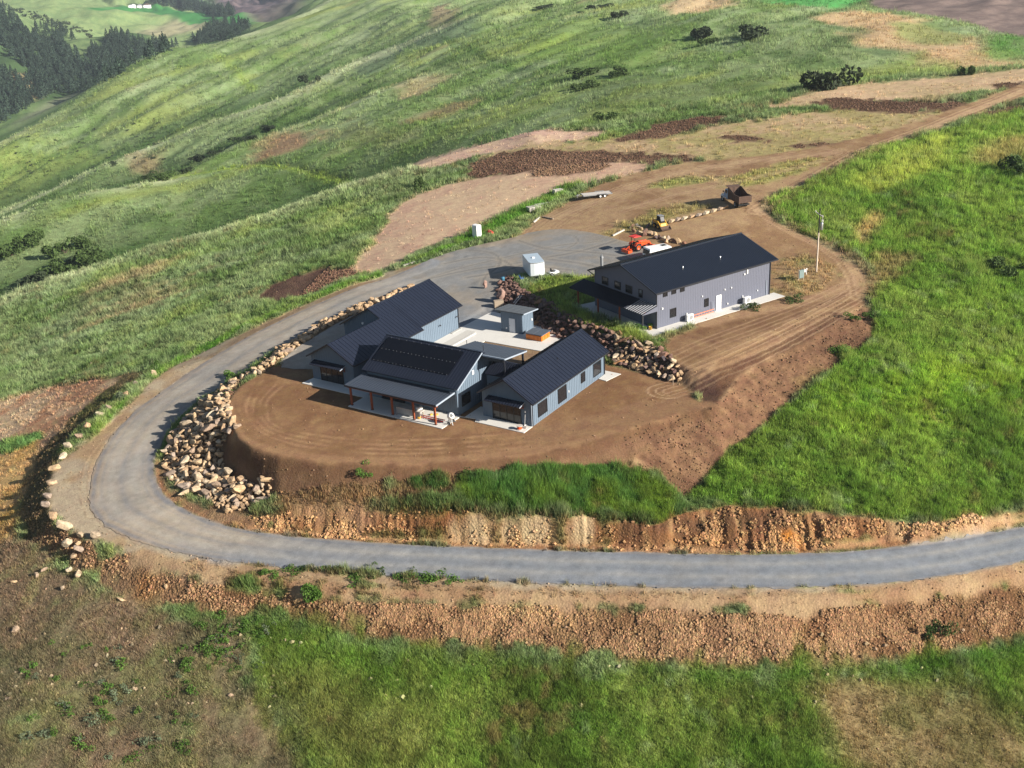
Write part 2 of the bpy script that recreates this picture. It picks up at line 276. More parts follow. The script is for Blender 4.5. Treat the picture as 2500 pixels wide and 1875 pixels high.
# spur tints
for P_, c_, k_ in (([(580,300),(520,370),(560,350),(640,320),(700,290),(660,280)], (165,125,100), .75), ([(255,340),(330,345),(380,365),(340,385),(270,370)], (165,130,105), .6),
    ([(950,230),(900,255),(860,270),(940,260),(1040,225),(1000,215)], (160,130,100), .6), ([(920,320),(700,300),(800,260),(900,290)], (135,125,90), .35), ([(940,10),(990,20),(985,60),(940,75),(915,60)], (150,125,105), .7),
    ([(1060,60),(1000,90),(870,110),(850,150),(760,190),(800,120),(930,60)], (84,104,80), .7), ([(860,185),(930,165),(960,175),(930,205),(870,215)], (190,165,130), .6), ([(410,40),(500,40)], (0,0,0), 0),  # first entry: shading of the ridge flank put into the colour
    ([(1150,50),(1250,40),(1450,60),(1600,110),(1500,150),(1250,150),(1050,110)], (108,138,62), .45), ([(1250,170),(1500,180),(1700,170),(1650,200),(1400,230),(1200,250)], (100,115,70), .5),
    ([(1440,5),(1560,-10),(1600,5),(1540,30),(1450,30)], (205,175,140), .8), ([(1620,0),(1900,-20),(1860,12),(1700,20)], (70,150,75), .8),
    ([(1700,45),(1850,28),(1960,35),(2060,75),(2180,115),(2212,150),(2050,150),(1960,110),(1830,95),(1850,55)], (200,165,130), .75), ([(1900,55),(2050,50),(2100,110),(1950,90)], (110,140,70), .6), ([(2100,95),(2212,70),(2212,130),(2120,130)], (95,140,65), .8)):
    if k_: cover(P_, c_, .6, f=5, na=5, ns=9, k=k_, near=45)
cover([(1865,12),(1900,-30),(2300,-60),(2300,110),(2212,78),(2050,45),(1900,20)], (128,112,105), 0, f=3, na=1.5, ns=9, var=(110,96,92), near=60)
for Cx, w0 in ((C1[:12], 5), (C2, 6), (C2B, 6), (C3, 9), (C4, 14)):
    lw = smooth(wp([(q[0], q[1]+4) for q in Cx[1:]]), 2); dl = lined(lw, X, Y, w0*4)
    COL = mixc(COL, A(196, 200, 160), np.exp(-(dl/(w0*1.1))**2)*.62*np.clip(.75+n1*.5, .15, 1))  # pale dry crest grass, doubling as a painted sunlit edge
    lg = smooth(wp([(q[0], q[1]-3) for q in Cx[1:]]), 2); dl = lined(lg, X, Y, w0*16); COL = mixc(COL, A(70, 96, 50), np.exp(-(dl/(w0*5))**2)*.6+np.exp(-(dl/(w0*1.3))**2)*.25)  # dark gully growth, doubling as painted shade behind the crest
# foot tracks across the hills
cover([(375,380),(470,362),(549,357),(620,365),(700,385),(749,397)], (140,160,70), 1, line=True, wd=1.4, f=1.6, na=1)
cover([(549,349),(620,356),(700,375),(749,388)], (70,85,48), 1, line=True, wd=1.4, f=1.6, na=1, k=.7)
cover([(470,118),(500,145),(530,175),(555,190)], (135,155,75), 1, line=True, wd=3, f=4, na=2, k=.8)
cover([(960,85),(1010,120),(1070,148),(1150,155),(1300,152),(1500,130)], (75,105,50), 1, line=True, wd=1.8, f=2, na=1.5, k=.7)
# --- plateau: dry ground, dug soil
cover([(755,590),(790,545),(830,495),(850,450),(890,425),(960,400),(1000,392),(1080,375),(1180,360),(1290,345),(1400,350),(1420,362),(1330,385),(1240,405),(1130,440),(1060,470),(1010,500),(930,535),(860,565),(800,592)], (212,182,150), .05, rk=.1, f=1, na=1.2, var=(204,168,142))
cover([(840,372),(960,332),(1060,306),(1180,288),(1310,280),(1300,296),(1170,318),(1030,338),(990,352),(880,378)], (216,186,155), .1, f=1, na=1.5, var=(204,170,150))
cover([(1000,345),(1100,318),(1300,300),(1450,290),(1700,250),(1850,232),(2000,240),(2100,230),(2000,290),(1850,320),(1700,350),(1450,350),(1300,345),(1100,350)], (188,162,126), .12, f=2, na=3, var=(166,152,104))
cover([(1620,240),(1800,185),(1950,175),(2100,160),(2300,140),(2300,170),(2150,195),(1980,215),(1800,225)], (206,176,142), .1, f=2, na=2, var=(186,162,126))
for P_ in ([(990,385),(1020,350),(1060,335),(1130,325),(1250,328),(1400,330),(1520,343),(1440,355),(1300,352),(1180,368),(1100,378)], [(1330,302),(1390,282),(1440,262),(1570,248),(1578,256),(1510,278),(1430,300),(1350,306)],
           [(1740,222),(1800,208),(1880,215),(2000,222),(2100,222),(2090,240),(1950,245),(1820,240)], [(1690,315),(1800,305),(1900,298),(1950,280),(2100,250),(2130,240),(2050,262),(1900,310),(1760,322)], [(1550,295),(1640,292),(1680,305),(1580,306)], [(2145,180),(2212,177),(2212,195),(2160,195)], [(2090,245),(2212,225),(2212,240),(2130,255)]):
    cover(P_, (104,80,64), 0, rk=.5, f=1.2, na=2.0, var=(132,104,84))
cover([(1120,372),(1250,352),(1330,355),(1300,368),(1180,385)], (150,120,95), 0, rk=.7, f=1, na=1)
cover([(550,645),(580,620),(620,603),(690,582),(750,580),(775,595),(730,612),(690,628),(610,655)], (112,84,70), 0, rk=.62, f=.8, na=1.2, var=(135,104,86))
# dirt yard and tracks up the hill
cover([(1085,535),(1150,480),(1230,432),(1290,400),(1380,372),(1480,350),(1600,340),(1700,330),(1760,318),(1850,300),(1980,265),(2100,222),(2180,190),(2300,160),(2300,190),(2212,212),(2100,250),(1990,290),(1900,310),(1840,335),(1800,365),(1740,395),(1660,425),(1640,455),(1700,490),(1790,530),(1850,570),(1880,600),(1870,640),(1900,690),(1880,745),(1800,800),(1640,930),(1560,990),(1480,1082),(1440,1050),(1360,1000),(1330,960),(1400,915),(1530,880),(1455,820),(1440,760),(1500,700),(1600,600),(1400,560),(1250,545)], (166,137,104), 0, f=.8, na=.8, var=(144,114,84))
cover([(1400,395),(1460,380),(1560,382),(1500,400),(1410,405)], (164,160,100), .35, f=1.5, na=2, var=(140,150,75))
cover([(1540,400),(1620,372),(1700,350),(1790,335),(1760,355),(1680,385),(1600,408)], (166,160,98), .3, f=1.5, na=1.5)
cover([(1310,500),(1400,455),(1490,440),(1540,445),(1480,465),(1400,490),(1340,508)], (165,150,100), .35, f=1.5, na=2, var=(150,140,85))
cover([(1690,560),(1720,550),(1790,555),(1800,580),(1800,610),(1770,635),(1740,645),(1700,640),(1670,620)], (146,146,90), .4, f=1.4, na=1.4, var=(170,142,104))
# shop pad soils and painted berm shade
cover([(1411,733),(1690,645),(1790,630),(1870,640),(1850,665),(1794,668),(1700,712),(1600,758),(1530,790),(1495,800),(1440,770)], (138,108,80), 0, f=.8, na=.8, var=(120,90,66))
cover([(1530,790),(1600,758),(1700,712),(1794,668),(1833,688),(1739,745),(1607,795),(1560,862),(1530,884)], (112,82,62), 0, rk=.2, f=.5, na=.4, var=(135,102,78))
cover([(1440,770),(1495,800),(1535,790),(1560,862),(1528,884),(1500,850),(1460,822)], (95,70,58), 0, rk=.2, f=.5, na=.4)  # dark soil with the berm's shaded west side painted in
cover([(1330,950),(1400,915),(1530,882),(1560,862),(1607,800),(1739,745),(1833,688),(1860,650),(1895,720),(1870,748),(1800,800),(1700,870),(1640,930),(1560,990),(1480,1082),(1440,1050),(1390,1000)], (132,100,76), 0, rk=.14, f=.4, na=.7, var=(110,82,62))
for L_, c_, w_, k_ in (([(1440,838),(1540,785),(1640,735),(1740,690),(1830,648),(1900,600)], (185,150,112), .35, .6), ([(1480,800),(1600,745),(1720,690),(1830,640)], (180,148,112), .5, .5), ([(1450,845),(1560,792),(1680,738),(1790,680)], (190,155,118), .2, .7),
    ([(1520,700),(1640,670),(1750,650),(1850,610),(1860,570),(1780,530),(1700,490)], (185,152,118), 1.3, .5), ([(1640,455),(1700,420),(1800,365),(1870,325),(1990,285),(2100,240),(2212,195)], (192,162,128), 1.2, .6), ([(1420,370),(1560,385),(1640,455)], (185,155,120), .8, .5), ([(1200,470),(1320,420),(1450,375),(1600,350),(1800,330)], (185,155,122), 1.5, .5), ([(1350,450),(1500,410),(1620,390),(1780,345)], (180,150,118), .8, .5),
    ([(1800,520),(1850,490),(1880,460),(1890,430),(1870,400)], (195,170,125), 1.6, .6)):
    cover(L_, c_, 0, line=True, wd=w_, f=.6, na=.3, k=k_)
# house pad
cover([(505,845),(492,880),(495,905),(512,945),(540,965),(600,988),(700,1003),(800,1008),(900,1008),(1000,1001),(1100,993),(1200,978),(1300,955),(1400,918),(1470,898),(1528,884),(1500,850),(1460,822),(1400,808),(1330,790),(1200,760),(1000,720),(800,740),(640,775),(560,805)], (143,110,80), 0, f=.4, na=.4, var=(128,96,68))
for q in range(9):                                     # raked arcs left by the grader
    o_ = q*7
    cover([(560+o_,820+o_*.3),(520+o_,870),(535+o_,920),(600+o_,960-o_*.5),(760,985-o_*.7),(950,985-o_*.7),(1150,972-o_*.8),(1350,925-o_*.9),(1480,880-o_*.6)], (172,136,102) if q % 2 else (122,90,66), 0, line=True, wd=.10, f=.25, na=.35, k=.55)
for q in range(4):
    cover([(1180+q*25,940-q*12),(1280+q*25,915-q*12),(1380+q*20,880-q*14),(1440+q*8,850-q*10)], (120,90,66) if q % 2 else (170,135,100), 0, line=True, wd=.12, f=.25, na=.3, k=.5)
Df = sdf(smooth_closed(wp([(1330,950),(1400,915),(1530,882),(1560,862),(1607,800),(1739,745),(1833,688),(1860,650),(1895,720),(1870,748),(1800,800),(1700,870),(1640,930),(1560,990),(1480,1082),(1440,1050),(1390,1000)])), X, Y, 12)
fm_ = ss(.5-Df/1.5); st_ = strk(7, .8, 2.45, 91, 4); COL = mixc(COL, A(160,126,96), fm_*ss(st_*1.1+n2*.5-.2)*.45); COL = mixc(COL, A(100,74,56), fm_*ss(-st_*1.1-n2*.5-.25)*.45); Z = Z-fm_*(.18*np.abs(st_)-.10*n4)
# gravel yard west of the garage (under eaves) is laid later as driveway sheet
cover([(490,905),(512,948),(545,968),(600,990),(700,1005),(800,1010),(900,1012),(1000,1002),(1100,996),(1200,985),(1320,965),(1365,1000),(1420,1040),(1340,1022),(1300,1026),(1200,1024),(1000,1032),(890,1050),(800,1060),(700,1062),(610,1085),(560,1075),(500,1040),(470,1000)], (108,80,60), 0, rk=.35, f=.4, na=.5, var=(130,98,72))
cover([(540,1110),(600,1078),(700,1060),(800,1052),(900,1040),(990,1000),(1000,1085),(900,1092),(780,1092),(650,1102)], (168,138,100), .4, rk=.15, f=.6, na=.8, var=(140,112,84))
cover([(985,1088),(980,1035),(1000,1022),(1100,1014),(1180,1018),(1220,1010),(1300,1010),(1325,1000),(1345,1020),(1400,1030),(1440,1050),(1462,1090),(1455,1145),(1400,1130),(1320,1108),(1200,1110),(1080,1108)], (92,134,64), 1, f=.4, na=.5, var=(110,135,50))
cover([(888,1030),(920,1020),(965,1030),(975,1062),(900,1065),(885,1040)], (92,134,64), 1, f=.4, na=.4)
cover([(549,800),(496,828),(442,862),(400,898),(374,934),(354,970),(348,1008),(366,1044),(400,1068),(442,1082),(500,1115),(530,1112),(575,1090),(595,1064),(590,1040),(550,1035),(500,1020),(490,985),(480,940),(492,905),(495,870),(520,828),(566,798)], (120,98,76), 0, rk=.4, f=.4, na=.3, var=(100,80,62))
cover([(548,818),(560,790),(610,750),(650,725),(700,692),(760,664),(820,642),(890,618),(892,630),(850,650),(780,678),(705,714),(655,746),(610,779),(570,810)], (125,105,80), .1, rk=.3, f=.3, na=.3)
cover([(1074,612),(1100,598),(1130,626),(1180,654),(1230,682),(1290,706),(1345,726),(1400,742),(1442,763),(1472,790),(1478,818),(1460,830),(1400,812),(1330,790),(1255,756),(1200,732),(1150,700),(1100,676),(1074,658)], (92,76,64), 0, rk=.4, f=.3, na=.3)
# meadow on the right
cover([(1482,1082),(1520,1040),(1560,992),(1640,932),(1700,872),(1760,836),(1815,795),(1800,745),(1845,765),(1880,748),(1900,720),(1880,680),(1870,640),(1905,600),(1870,560),(1800,530),(1720,500),(1655,450),(1650,430),(1740,400),(1840,345),(1900,315),(2000,300),(2212,240),(2500,200),(2500,1050),(2212,1095),(2120,1120),(2050,1135),(1950,1125),(1800,1105),(1700,1092),(1560,1088)], (132,158,68), 1, f=.4, na=.8, var=(110,142,56))
cover([(1760,860),(1850,800),(1950,780),(2050,800),(2212,780),(2212,880),(2050,900),(1900,900),(1800,910)], (156,182,62), 1, f=4, na=3, ns=9, k=.65, var=(132,168,58))
cover([(1850,400),(1920,350),(2000,300),(2060,300),(2050,350),(1960,400),(1900,430)], (172,180,85), .9, f=3, na=2, ns=9, k=.8)
cover([(2080,330),(2212,290),(2212,350),(2120,370)], (185,160,110), .5, f=3, na=2, ns=9, k=.6)
cover([(1830,520),(1870,470),(1900,455),(1900,490),(1870,540)], (205,172,120), .3, f=1.5, na=1, k=.8)
cover([(1880,560),(1930,545),(1990,555),(1950,590),(1900,610),(1870,650),(1880,600)], (160,140,95), .4, rk=.3, f=1.5, na=1.2, k=.8)
# drive verges
cover([(180,960),(330,815),(420,770),(540,712),(700,640),(830,590),(920,565),(930,580),(830,622),(700,668),(560,735),(420,822),(330,885),(250,960),(225,1040),(215,1100),(300,1165),(450,1200),(700,1232),(1000,1250),(1500,1268),(1900,1262),(2212,1215),(2400,1160),(2400,1195),(2212,1240),(1950,1282),(1700,1295),(1400,1293),(1000,1283),(700,1272),(560,1250),(400,1245),(250,1195),(150,1150),(100,1100),(95,1060),(120,1000)], (172,156,132), 0, rk=.1, f=.6, na=.7, var=(160,134,104))
cover([(330,985),(330,1035),(350,1075),(390,1100),(450,1130),(530,1150),(700,1168),(900,1180),(1300,1194),(1650,1202),(1950,1184),(2212,1140),(2400,1085),(2400,1070),(2212,1120),(1950,1160),(1650,1178),(1300,1170),(900,1155),(700,1145),(560,1130),(470,1110),(400,1085),(355,1040),(350,990)], (158,116,82), 0, rk=.3, f=.5, na=.4, var=(175,135,98))
cover([(550,1110),(640,1102),(700,1100),(850,1092),(1000,1108),(1200,1118),(1320,1118),(1420,1142),(1470,1100),(1600,1092),(1700,1098),(1800,1110),(1950,1130),(2060,1142),(2120,1128),(2212,1095),(2400,1045),(2400,1075),(2212,1125),(1950,1165),(1650,1186),(1300,1178),(900,1165),(700,1152),(560,1138)], (172,136,102), 0, rk=.42, f=.35, na=.4, var=(150,105,70))
for P_, c_, k_ in (([(950,1140),(1050,1125),(1200,1130),(1300,1150),(1250,1165),(1100,1165),(980,1155)], (212,190,150), .75), ([(900,1100),(980,1100),(960,1140),(900,1130)], (190,120,60), .7), ([(1680,1160),(1700,1140),(1730,1150),(1730,1175),(1690,1178)], (215,140,60), .85), ([(1300,1122),(1420,1142),(1480,1105),(1600,1098),(1780,1110),(1700,1140),(1560,1140),(1400,1165)], (112,82,62), .75), ([(1950,1145),(2100,1130),(2212,1100),(2212,1125),(2080,1150),(1950,1165)], (205,175,135), .7)):
    cover(P_, c_, 0, rk=.42, f=.6, na=.8, k=k_)
cover([p[:2] for p in ROAD_OUT[::-1]]+[(1000,560),(1085,535),(1160,505),(1250,500),(1345,525),(1440,552),(1500,565),(1300,595),(1220,598),(1130,590),(1085,606),(1072,640),(1060,690),(960,720),(900,690),(850,720),(760,790),(640,800),(612,772),(705,712),(780,672),(880,628)]+[p[:2] for p in ROAD_IN[1:]], (150,146,140), 0, gv_=1, f=.35, na=.25)
# rubble slope under the drive, fall left of the bend
cover([(95,1120),(140,1142),(190,1168),(250,1196),(330,1222),(440,1254),(560,1266),(700,1286),(850,1295),(1000,1298),(1200,1305),(1400,1308),(1600,1309),(1800,1304),(1950,1291),(2212,1250),(2400,1205),(2400,1335),(2212,1385),(2100,1410),(1900,1445),(1700,1452),(1500,1450),(1300,1430),(1150,1412),(1000,1402),(850,1395),(740,1372),(700,1350),(640,1335),(520,1328),(420,1330),(300,1300),(200,1258),(130,1215),(60,1160)], (156,122,90), 0, rk=.85, f=.6, na=1.2, var=(134,100,70))
cover([(330,808),(260,845),(190,905),(130,975),(100,1050),(98,1100),(112,1130),(60,1160),(42,1120),(45,1050),(70,985),(110,930),(160,880),(215,835),(280,800)], (120,105,75), .25, rk=.7, f=.6, na=.7, var=(95,95,60))
for P_, c_ in (([(1650,1300),(1850,1295),(1950,1330),(1850,1390),(1700,1380)], (150,108,75)), ([(950,1290),(1250,1300),(1300,1350),(1100,1350)], (200,160,115)), ([(210,1290),(270,1300),(250,1400),(200,1380)], (165,110,65)), ([(400,1215),(470,1210),(480,1245),(420,1250)], (150,152,160)), ([(300,1250),(340,1262),(300,1340),(270,1330)], (172,118,70))):
    cover(P_, c_, 0, rk=.9, f=1.2, na=1, k=.7)
# lower left dry ground
cover([(-100,900),(0,868),(60,850),(140,830),(230,815),(262,820),(180,880),(120,940),(60,1005),(0,1025),(-100,1050)], (200,172,140), .25, f=.8, na=.8, var=(178,135,105))
cover([(-100,1000),(0,985),(70,950),(90,965),(55,1040),(42,1110),(40,1160),(0,1190),(-100,1200)], (196,160,110), .35, f=.8, na=.8, var=(170,140,80))
cover([(-50,965),(40,938),(95,932),(90,950),(20,980),(-50,990)], (105,140,80), 1, f=.5, na=.5)
cover([(-200,1190),(0,1180),(50,1165),(120,1215),(250,1290),(420,1335),(520,1345),(560,1420),(540,1500),(620,1580),(700,1700),(400,1850),(-300,1850)], (140,120,96), .55, rk=.1, f=1.2, na=1.5, var=(122,114,86))
cover([(530,1335),(640,1340),(740,1375),(850,1400),(1000,1405),(1300,1432),(1500,1452),(1700,1455),(1900,1448),(2100,1412),(2212,1388),(2500,1330),(2500,1900),(700,1900),(640,1600),(560,1480)], (128,146,70), 1, f=1.5, na=2, var=(108,138,56))
cover([(1750,1480),(1950,1455),(2110,1440),(2150,1500),(2212,1530),(2300,1700),(1900,1750),(1780,1560)], (160,134,100), .35, rk=.2, f=2.5, na=2.5, ns=9, k=.85, var=(138,122,84))
cover([(560,1460),(700,1440),(850,1520),(900,1620),(750,1700),(600,1600)], (128,120,72), .9, f=3, na=2, ns=9, k=.6)
cover([(1350,1440),(1500,1452),(1900,1448),(2212,1388),(2212,1410),(1900,1470),(1500,1475)], (98,142,54), 1, f=1, na=1, k=.7)
# green edge of the drive
for L_, w_ in (([(330,812),(400,770),(470,738),(560,695),(640,662),(720,628),(815,598)], .8), ([(880,570),(930,550),(985,530)], .9), ([(1000,520),(1060,495),(1100,470),(1150,450),(1190,425),(1230,405)], 2.0), ([(205,940),(230,905),(270,870),(300,850)], .6)):
    cover(L_, (96,140,52), 1, line=True, wd=w_, f=.5, na=.8, var=(120,145,70))
# lawn behind the retaining wall
cover([(1150,612),(1200,598),(1260,600),(1300,610),(1290,640),(1260,660),(1230,665),(1280,690),(1350,712),(1420,745),(1455,775),(1400,757),(1345,738),(1285,715),(1225,690),(1175,665),(1130,640)], (135,150,72), 1, f=.4, na=.5, var=(110,128,58))
# leftover rims that are bare in the photograph
cover([(488,900),(512,950),(545,972),(600,992),(700,1008),(800,1013),(900,1013),(1000,1006),(1100,998),(1200,986),(1300,962),(1400,922),(1480,900),(1535,884),(1545,905),(1440,940),(1370,990),(1330,1012),(1200,1014),(1100,1012),(1000,1020),(900,1030),(800,1040),(700,1045),(600,1068),(520,1040),(478,1008)], (118,90,68), 0, rk=.2, f=.35, na=.4, var=(136,104,80))
cover([(345,990),(352,1045),(385,1088),(450,1120),(540,1142),(600,1140),(600,1100),(560,1112),(480,1108),(400,1075),(360,1040),(352,1000)], (150,120,92), 0, rk=.35, f=.4, na=.4, var=(135,104,78))
cover([(p[0], p[1]+3) for p in PAD_EDGE[8:]], (112,84,62), 0, rk=.12, line=True, wd=1.1, f=.35, na=.4, near=12)
cover([(p[0], p[1]-9) for p in PAD_EDGE[8:]], (150,116,86), 0, line=True, wd=.8, f=.4, na=.3, near=12)
cover([(1180,940),(1300,915),(1400,890),(1460,875)], (140,108,80), 0, line=True, wd=2.6, f=.8, na=.5)
cover([(300,1200),(440,1236),(560,1250),(700,1272),(850,1281),(1000,1284),(1200,1290),(1400,1296),(1600,1299),(1800,1294),(1950,1282),(2212,1241),(2400,1196)], (172,144,112), .04, rk=.2, line=True, wd=.85, f=.5, na=.7, var=(156,124,94))
# wheel ruts
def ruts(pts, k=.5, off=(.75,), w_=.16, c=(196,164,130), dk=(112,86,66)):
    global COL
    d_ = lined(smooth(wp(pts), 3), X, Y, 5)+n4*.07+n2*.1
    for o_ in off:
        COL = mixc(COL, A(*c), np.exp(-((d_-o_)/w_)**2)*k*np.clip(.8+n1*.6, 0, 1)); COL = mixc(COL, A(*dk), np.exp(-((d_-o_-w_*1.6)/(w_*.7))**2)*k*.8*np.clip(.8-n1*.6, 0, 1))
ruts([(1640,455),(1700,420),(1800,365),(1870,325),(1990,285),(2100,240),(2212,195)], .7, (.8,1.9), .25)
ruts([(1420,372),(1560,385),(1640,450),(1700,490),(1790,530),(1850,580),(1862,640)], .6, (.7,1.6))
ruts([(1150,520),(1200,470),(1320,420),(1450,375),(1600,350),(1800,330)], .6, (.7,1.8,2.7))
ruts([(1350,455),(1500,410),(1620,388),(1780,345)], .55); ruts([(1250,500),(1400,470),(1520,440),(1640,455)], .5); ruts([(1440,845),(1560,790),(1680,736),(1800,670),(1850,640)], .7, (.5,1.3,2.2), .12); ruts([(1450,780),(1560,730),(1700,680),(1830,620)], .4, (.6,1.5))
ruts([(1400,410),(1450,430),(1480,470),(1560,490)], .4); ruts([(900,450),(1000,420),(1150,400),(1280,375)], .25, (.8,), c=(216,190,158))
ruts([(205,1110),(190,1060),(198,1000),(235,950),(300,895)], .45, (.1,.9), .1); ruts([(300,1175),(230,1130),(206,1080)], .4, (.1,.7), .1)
for q in range(10):
    x_ = 1548+q*24; y_ = 838-q*11.5; cover([(x_,y_),(x_+10,y_+14),(x_+24,y_+24)], (92,68,52), 0, line=True, wd=.07, f=.18, na=.1, k=.7)
# mixed plants: patches and clumps of different green
mg = GRS*(GY < 300); pa = fbm(X/3.2, Y/3.6, 101); pb = fbm(X/11, Y/13, 102); pc = fbm(X/.75, Y/.9, 103, 3); pd = fbm(X/1.6, Y/1.9, 104, 3)
COL = COL*(1+mg*np.clip(pc*.28+pa*.22+pb*.14, -.45, .5))[..., None]
COL = mixc(COL, A(150,160,88), mg*ss(pb*1.2+pd*.6-.25)*.5); COL = mixc(COL, A(78,112,52), mg*ss(-pb*.7+pa*1.2-.45)*.5)
COL = mixc(COL, A(150,170,122), mg*ss(pd*1.4-.75)*.6); COL = mixc(COL, A(150,124,88), mg*ss(-pd*1.2-pb*.7-.75)*.55)
# level ground under the slabs
for P_, z_ in (([(-27.5,8),(-27.5,31.5),(-22,30.5),(-15,29.2),(-10.5,26),(-10.8,20),(1,18.5),(1.8,15),(1.5,-2.2),(-8.6,-2.2),(-9,-5.6),(-23.3,-5.5),(-23.3,-2.5),(-33.5,-2.5),(-37,8)], -.03),):
    Pw = np.array([(2.022+x*math.cos(R(56.313)-math.pi/2)-y*math.sin(R(56.313)-math.pi/2), 114.371+x*math.sin(R(56.313)-math.pi/2)+y*math.cos(R(56.313)-math.pi/2)) for x, y in P_])
    a_ = ss(.5-sdf(Pw, X, Y, 8)/1.0); Z = Z*(1-a_)+z_*a_
    COL = mixc(COL, A(140,116,90), a_*ss((Y-132)/4)); GRS = GRS*(1-a_)
Pw = 1.0346*np.array([(18.893+x*math.cos(R(33.36)-math.pi/2)-y*math.sin(R(33.36)-math.pi/2), 134.236+x*math.sin(R(33.36)-math.pi/2)+y*math.cos(R(33.36)-math.pi/2)) for x, y in [(2.1,-2),(2.3,22),(-13,22),(-14.4,-2.2)]])
a_ = ss(.5-sdf(Pw, X, Y, 8)/1.2); Z = Z*(1-a_)+1.86*a_; GRS = GRS*(1-a_)
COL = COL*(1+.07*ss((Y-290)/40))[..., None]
# shape of small relief
grd = X*0
amp = ROK*.07+(1-GRS)*.02+GRS*.05
Z = Z+amp*n4*np.clip(1.2-Y/400, 0, 1)+.10*n2*GRS*(Y < 300)+ROK*.06*fbm(X/.45, Y/.5, 21, 2)*(Y < 200)
Z = Z+np.clip((Y-290)/200, 0, 1)*np.clip(2.2-Y/900, 0, 1)*(strk(150, 26, .95, 81, 3)*2.6+strk(50, 10, .95, 82, 3)*.7)*np.clip(Y/500, .4, 1.6)+np.clip((Y-1200)/300, 0, 1)*strk(220, 90, 1.5, 83)*14+np.clip((Y-2300)/300, 0, 1)*np.abs(strk(600, 90, 1.9, 84))*45
Z = Z+(strk(30, 5, .33, 85, 3)*.28)*GRS*((Y > 120) & (Y < 300) & (X < -20))
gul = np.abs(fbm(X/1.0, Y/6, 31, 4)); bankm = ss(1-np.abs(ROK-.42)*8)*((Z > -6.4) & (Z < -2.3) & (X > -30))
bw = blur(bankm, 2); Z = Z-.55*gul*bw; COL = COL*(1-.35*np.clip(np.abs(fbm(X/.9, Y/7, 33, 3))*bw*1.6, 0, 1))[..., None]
COL = mixc(COL, A(205,165,118), ss(fbm(X/.7, Y/5, 34, 3)*1.3-.2)*bw*.5)
def tag(o, label=None, cat=None, group=None, kind=None):
    if label: o['label'] = label
    if cat: o['category'] = cat
    if group: o['group'] = group
    if kind: o['kind'] = kind
    return o
def quads_mesh(name, co, q, smooth_=True):
    me = bpy.data.meshes.new(name); k = q.shape[1]
    me.vertices.add(len(co)); me.vertices.foreach_set('co', co.astype(np.float32).ravel())
    me.loops.add(q.size); me.loops.foreach_set('vertex_index', q.ravel().astype(np.int32))
    me.polygons.add(len(q)); me.polygons.foreach_set('loop_start', np.arange(0, q.size, k, dtype=np.int32))
    me.polygons.foreach_set('use_smooth', np.full(len(q), smooth_)); me.update(); return me
def vcol(me, name, c):
    a = me.color_attributes.new(name, 'FLOAT_COLOR', 'POINT'); c4 = np.ones((len(c), 4), np.float32); c4[:, :3] = c; a.data.foreach_set('color', c4.ravel())
# ---- materials
def mat(name, base=(.5, .5, .5), rough=.7, metal=0., var=.12, scale=3., bump=.0, bscale=20., spec=.4, dirt=None):
    m = bpy.data.materials.new(name); m.use_nodes = True; t = m.node_tree; n = t.nodes; l = t.links; b = n['Principled BSDF']
    b.inputs['Roughness'].default_value = rough; b.inputs['Metallic'].default_value = metal; b.inputs['Specular IOR Level'].default_value = spec
    tc = n.new('ShaderNodeTexCoord'); no = n.new('ShaderNodeTexNoise'); no.inputs['Scale'].default_value = scale; no.inputs['Detail'].default_value = 5
    l.new(tc.outputs['Object'], no.inputs['Vector'])
    mx = n.new('ShaderNodeMix'); mx.data_type = 'RGBA'; l.new(no.outputs['Fac'], mx.inputs['Factor'])
    mx.inputs['A'].default_value = (*[c*(1-var) for c in base], 1); d = dirt or [min(1, c*(1+var)) for c in base]; mx.inputs['B'].default_value = (*d, 1)
    l.new(mx.outputs['Result'], b.inputs['Base Color'])
    if bump:
        n2 = n.new('ShaderNodeTexNoise'); n2.inputs['Scale'].default_value = bscale; n2.inputs['Detail'].default_value = 3; l.new(tc.outputs['Object'], n2.inputs['Vector'])
        bp = n.new('ShaderNodeBump'); bp.inputs['Strength'].default_value = bump; bp.inputs['Distance'].default_value = .05; l.new(n2.outputs['Fac'], bp.inputs['Height']); l.new(bp.outputs['Normal'], b.inputs['Normal'])
    return m
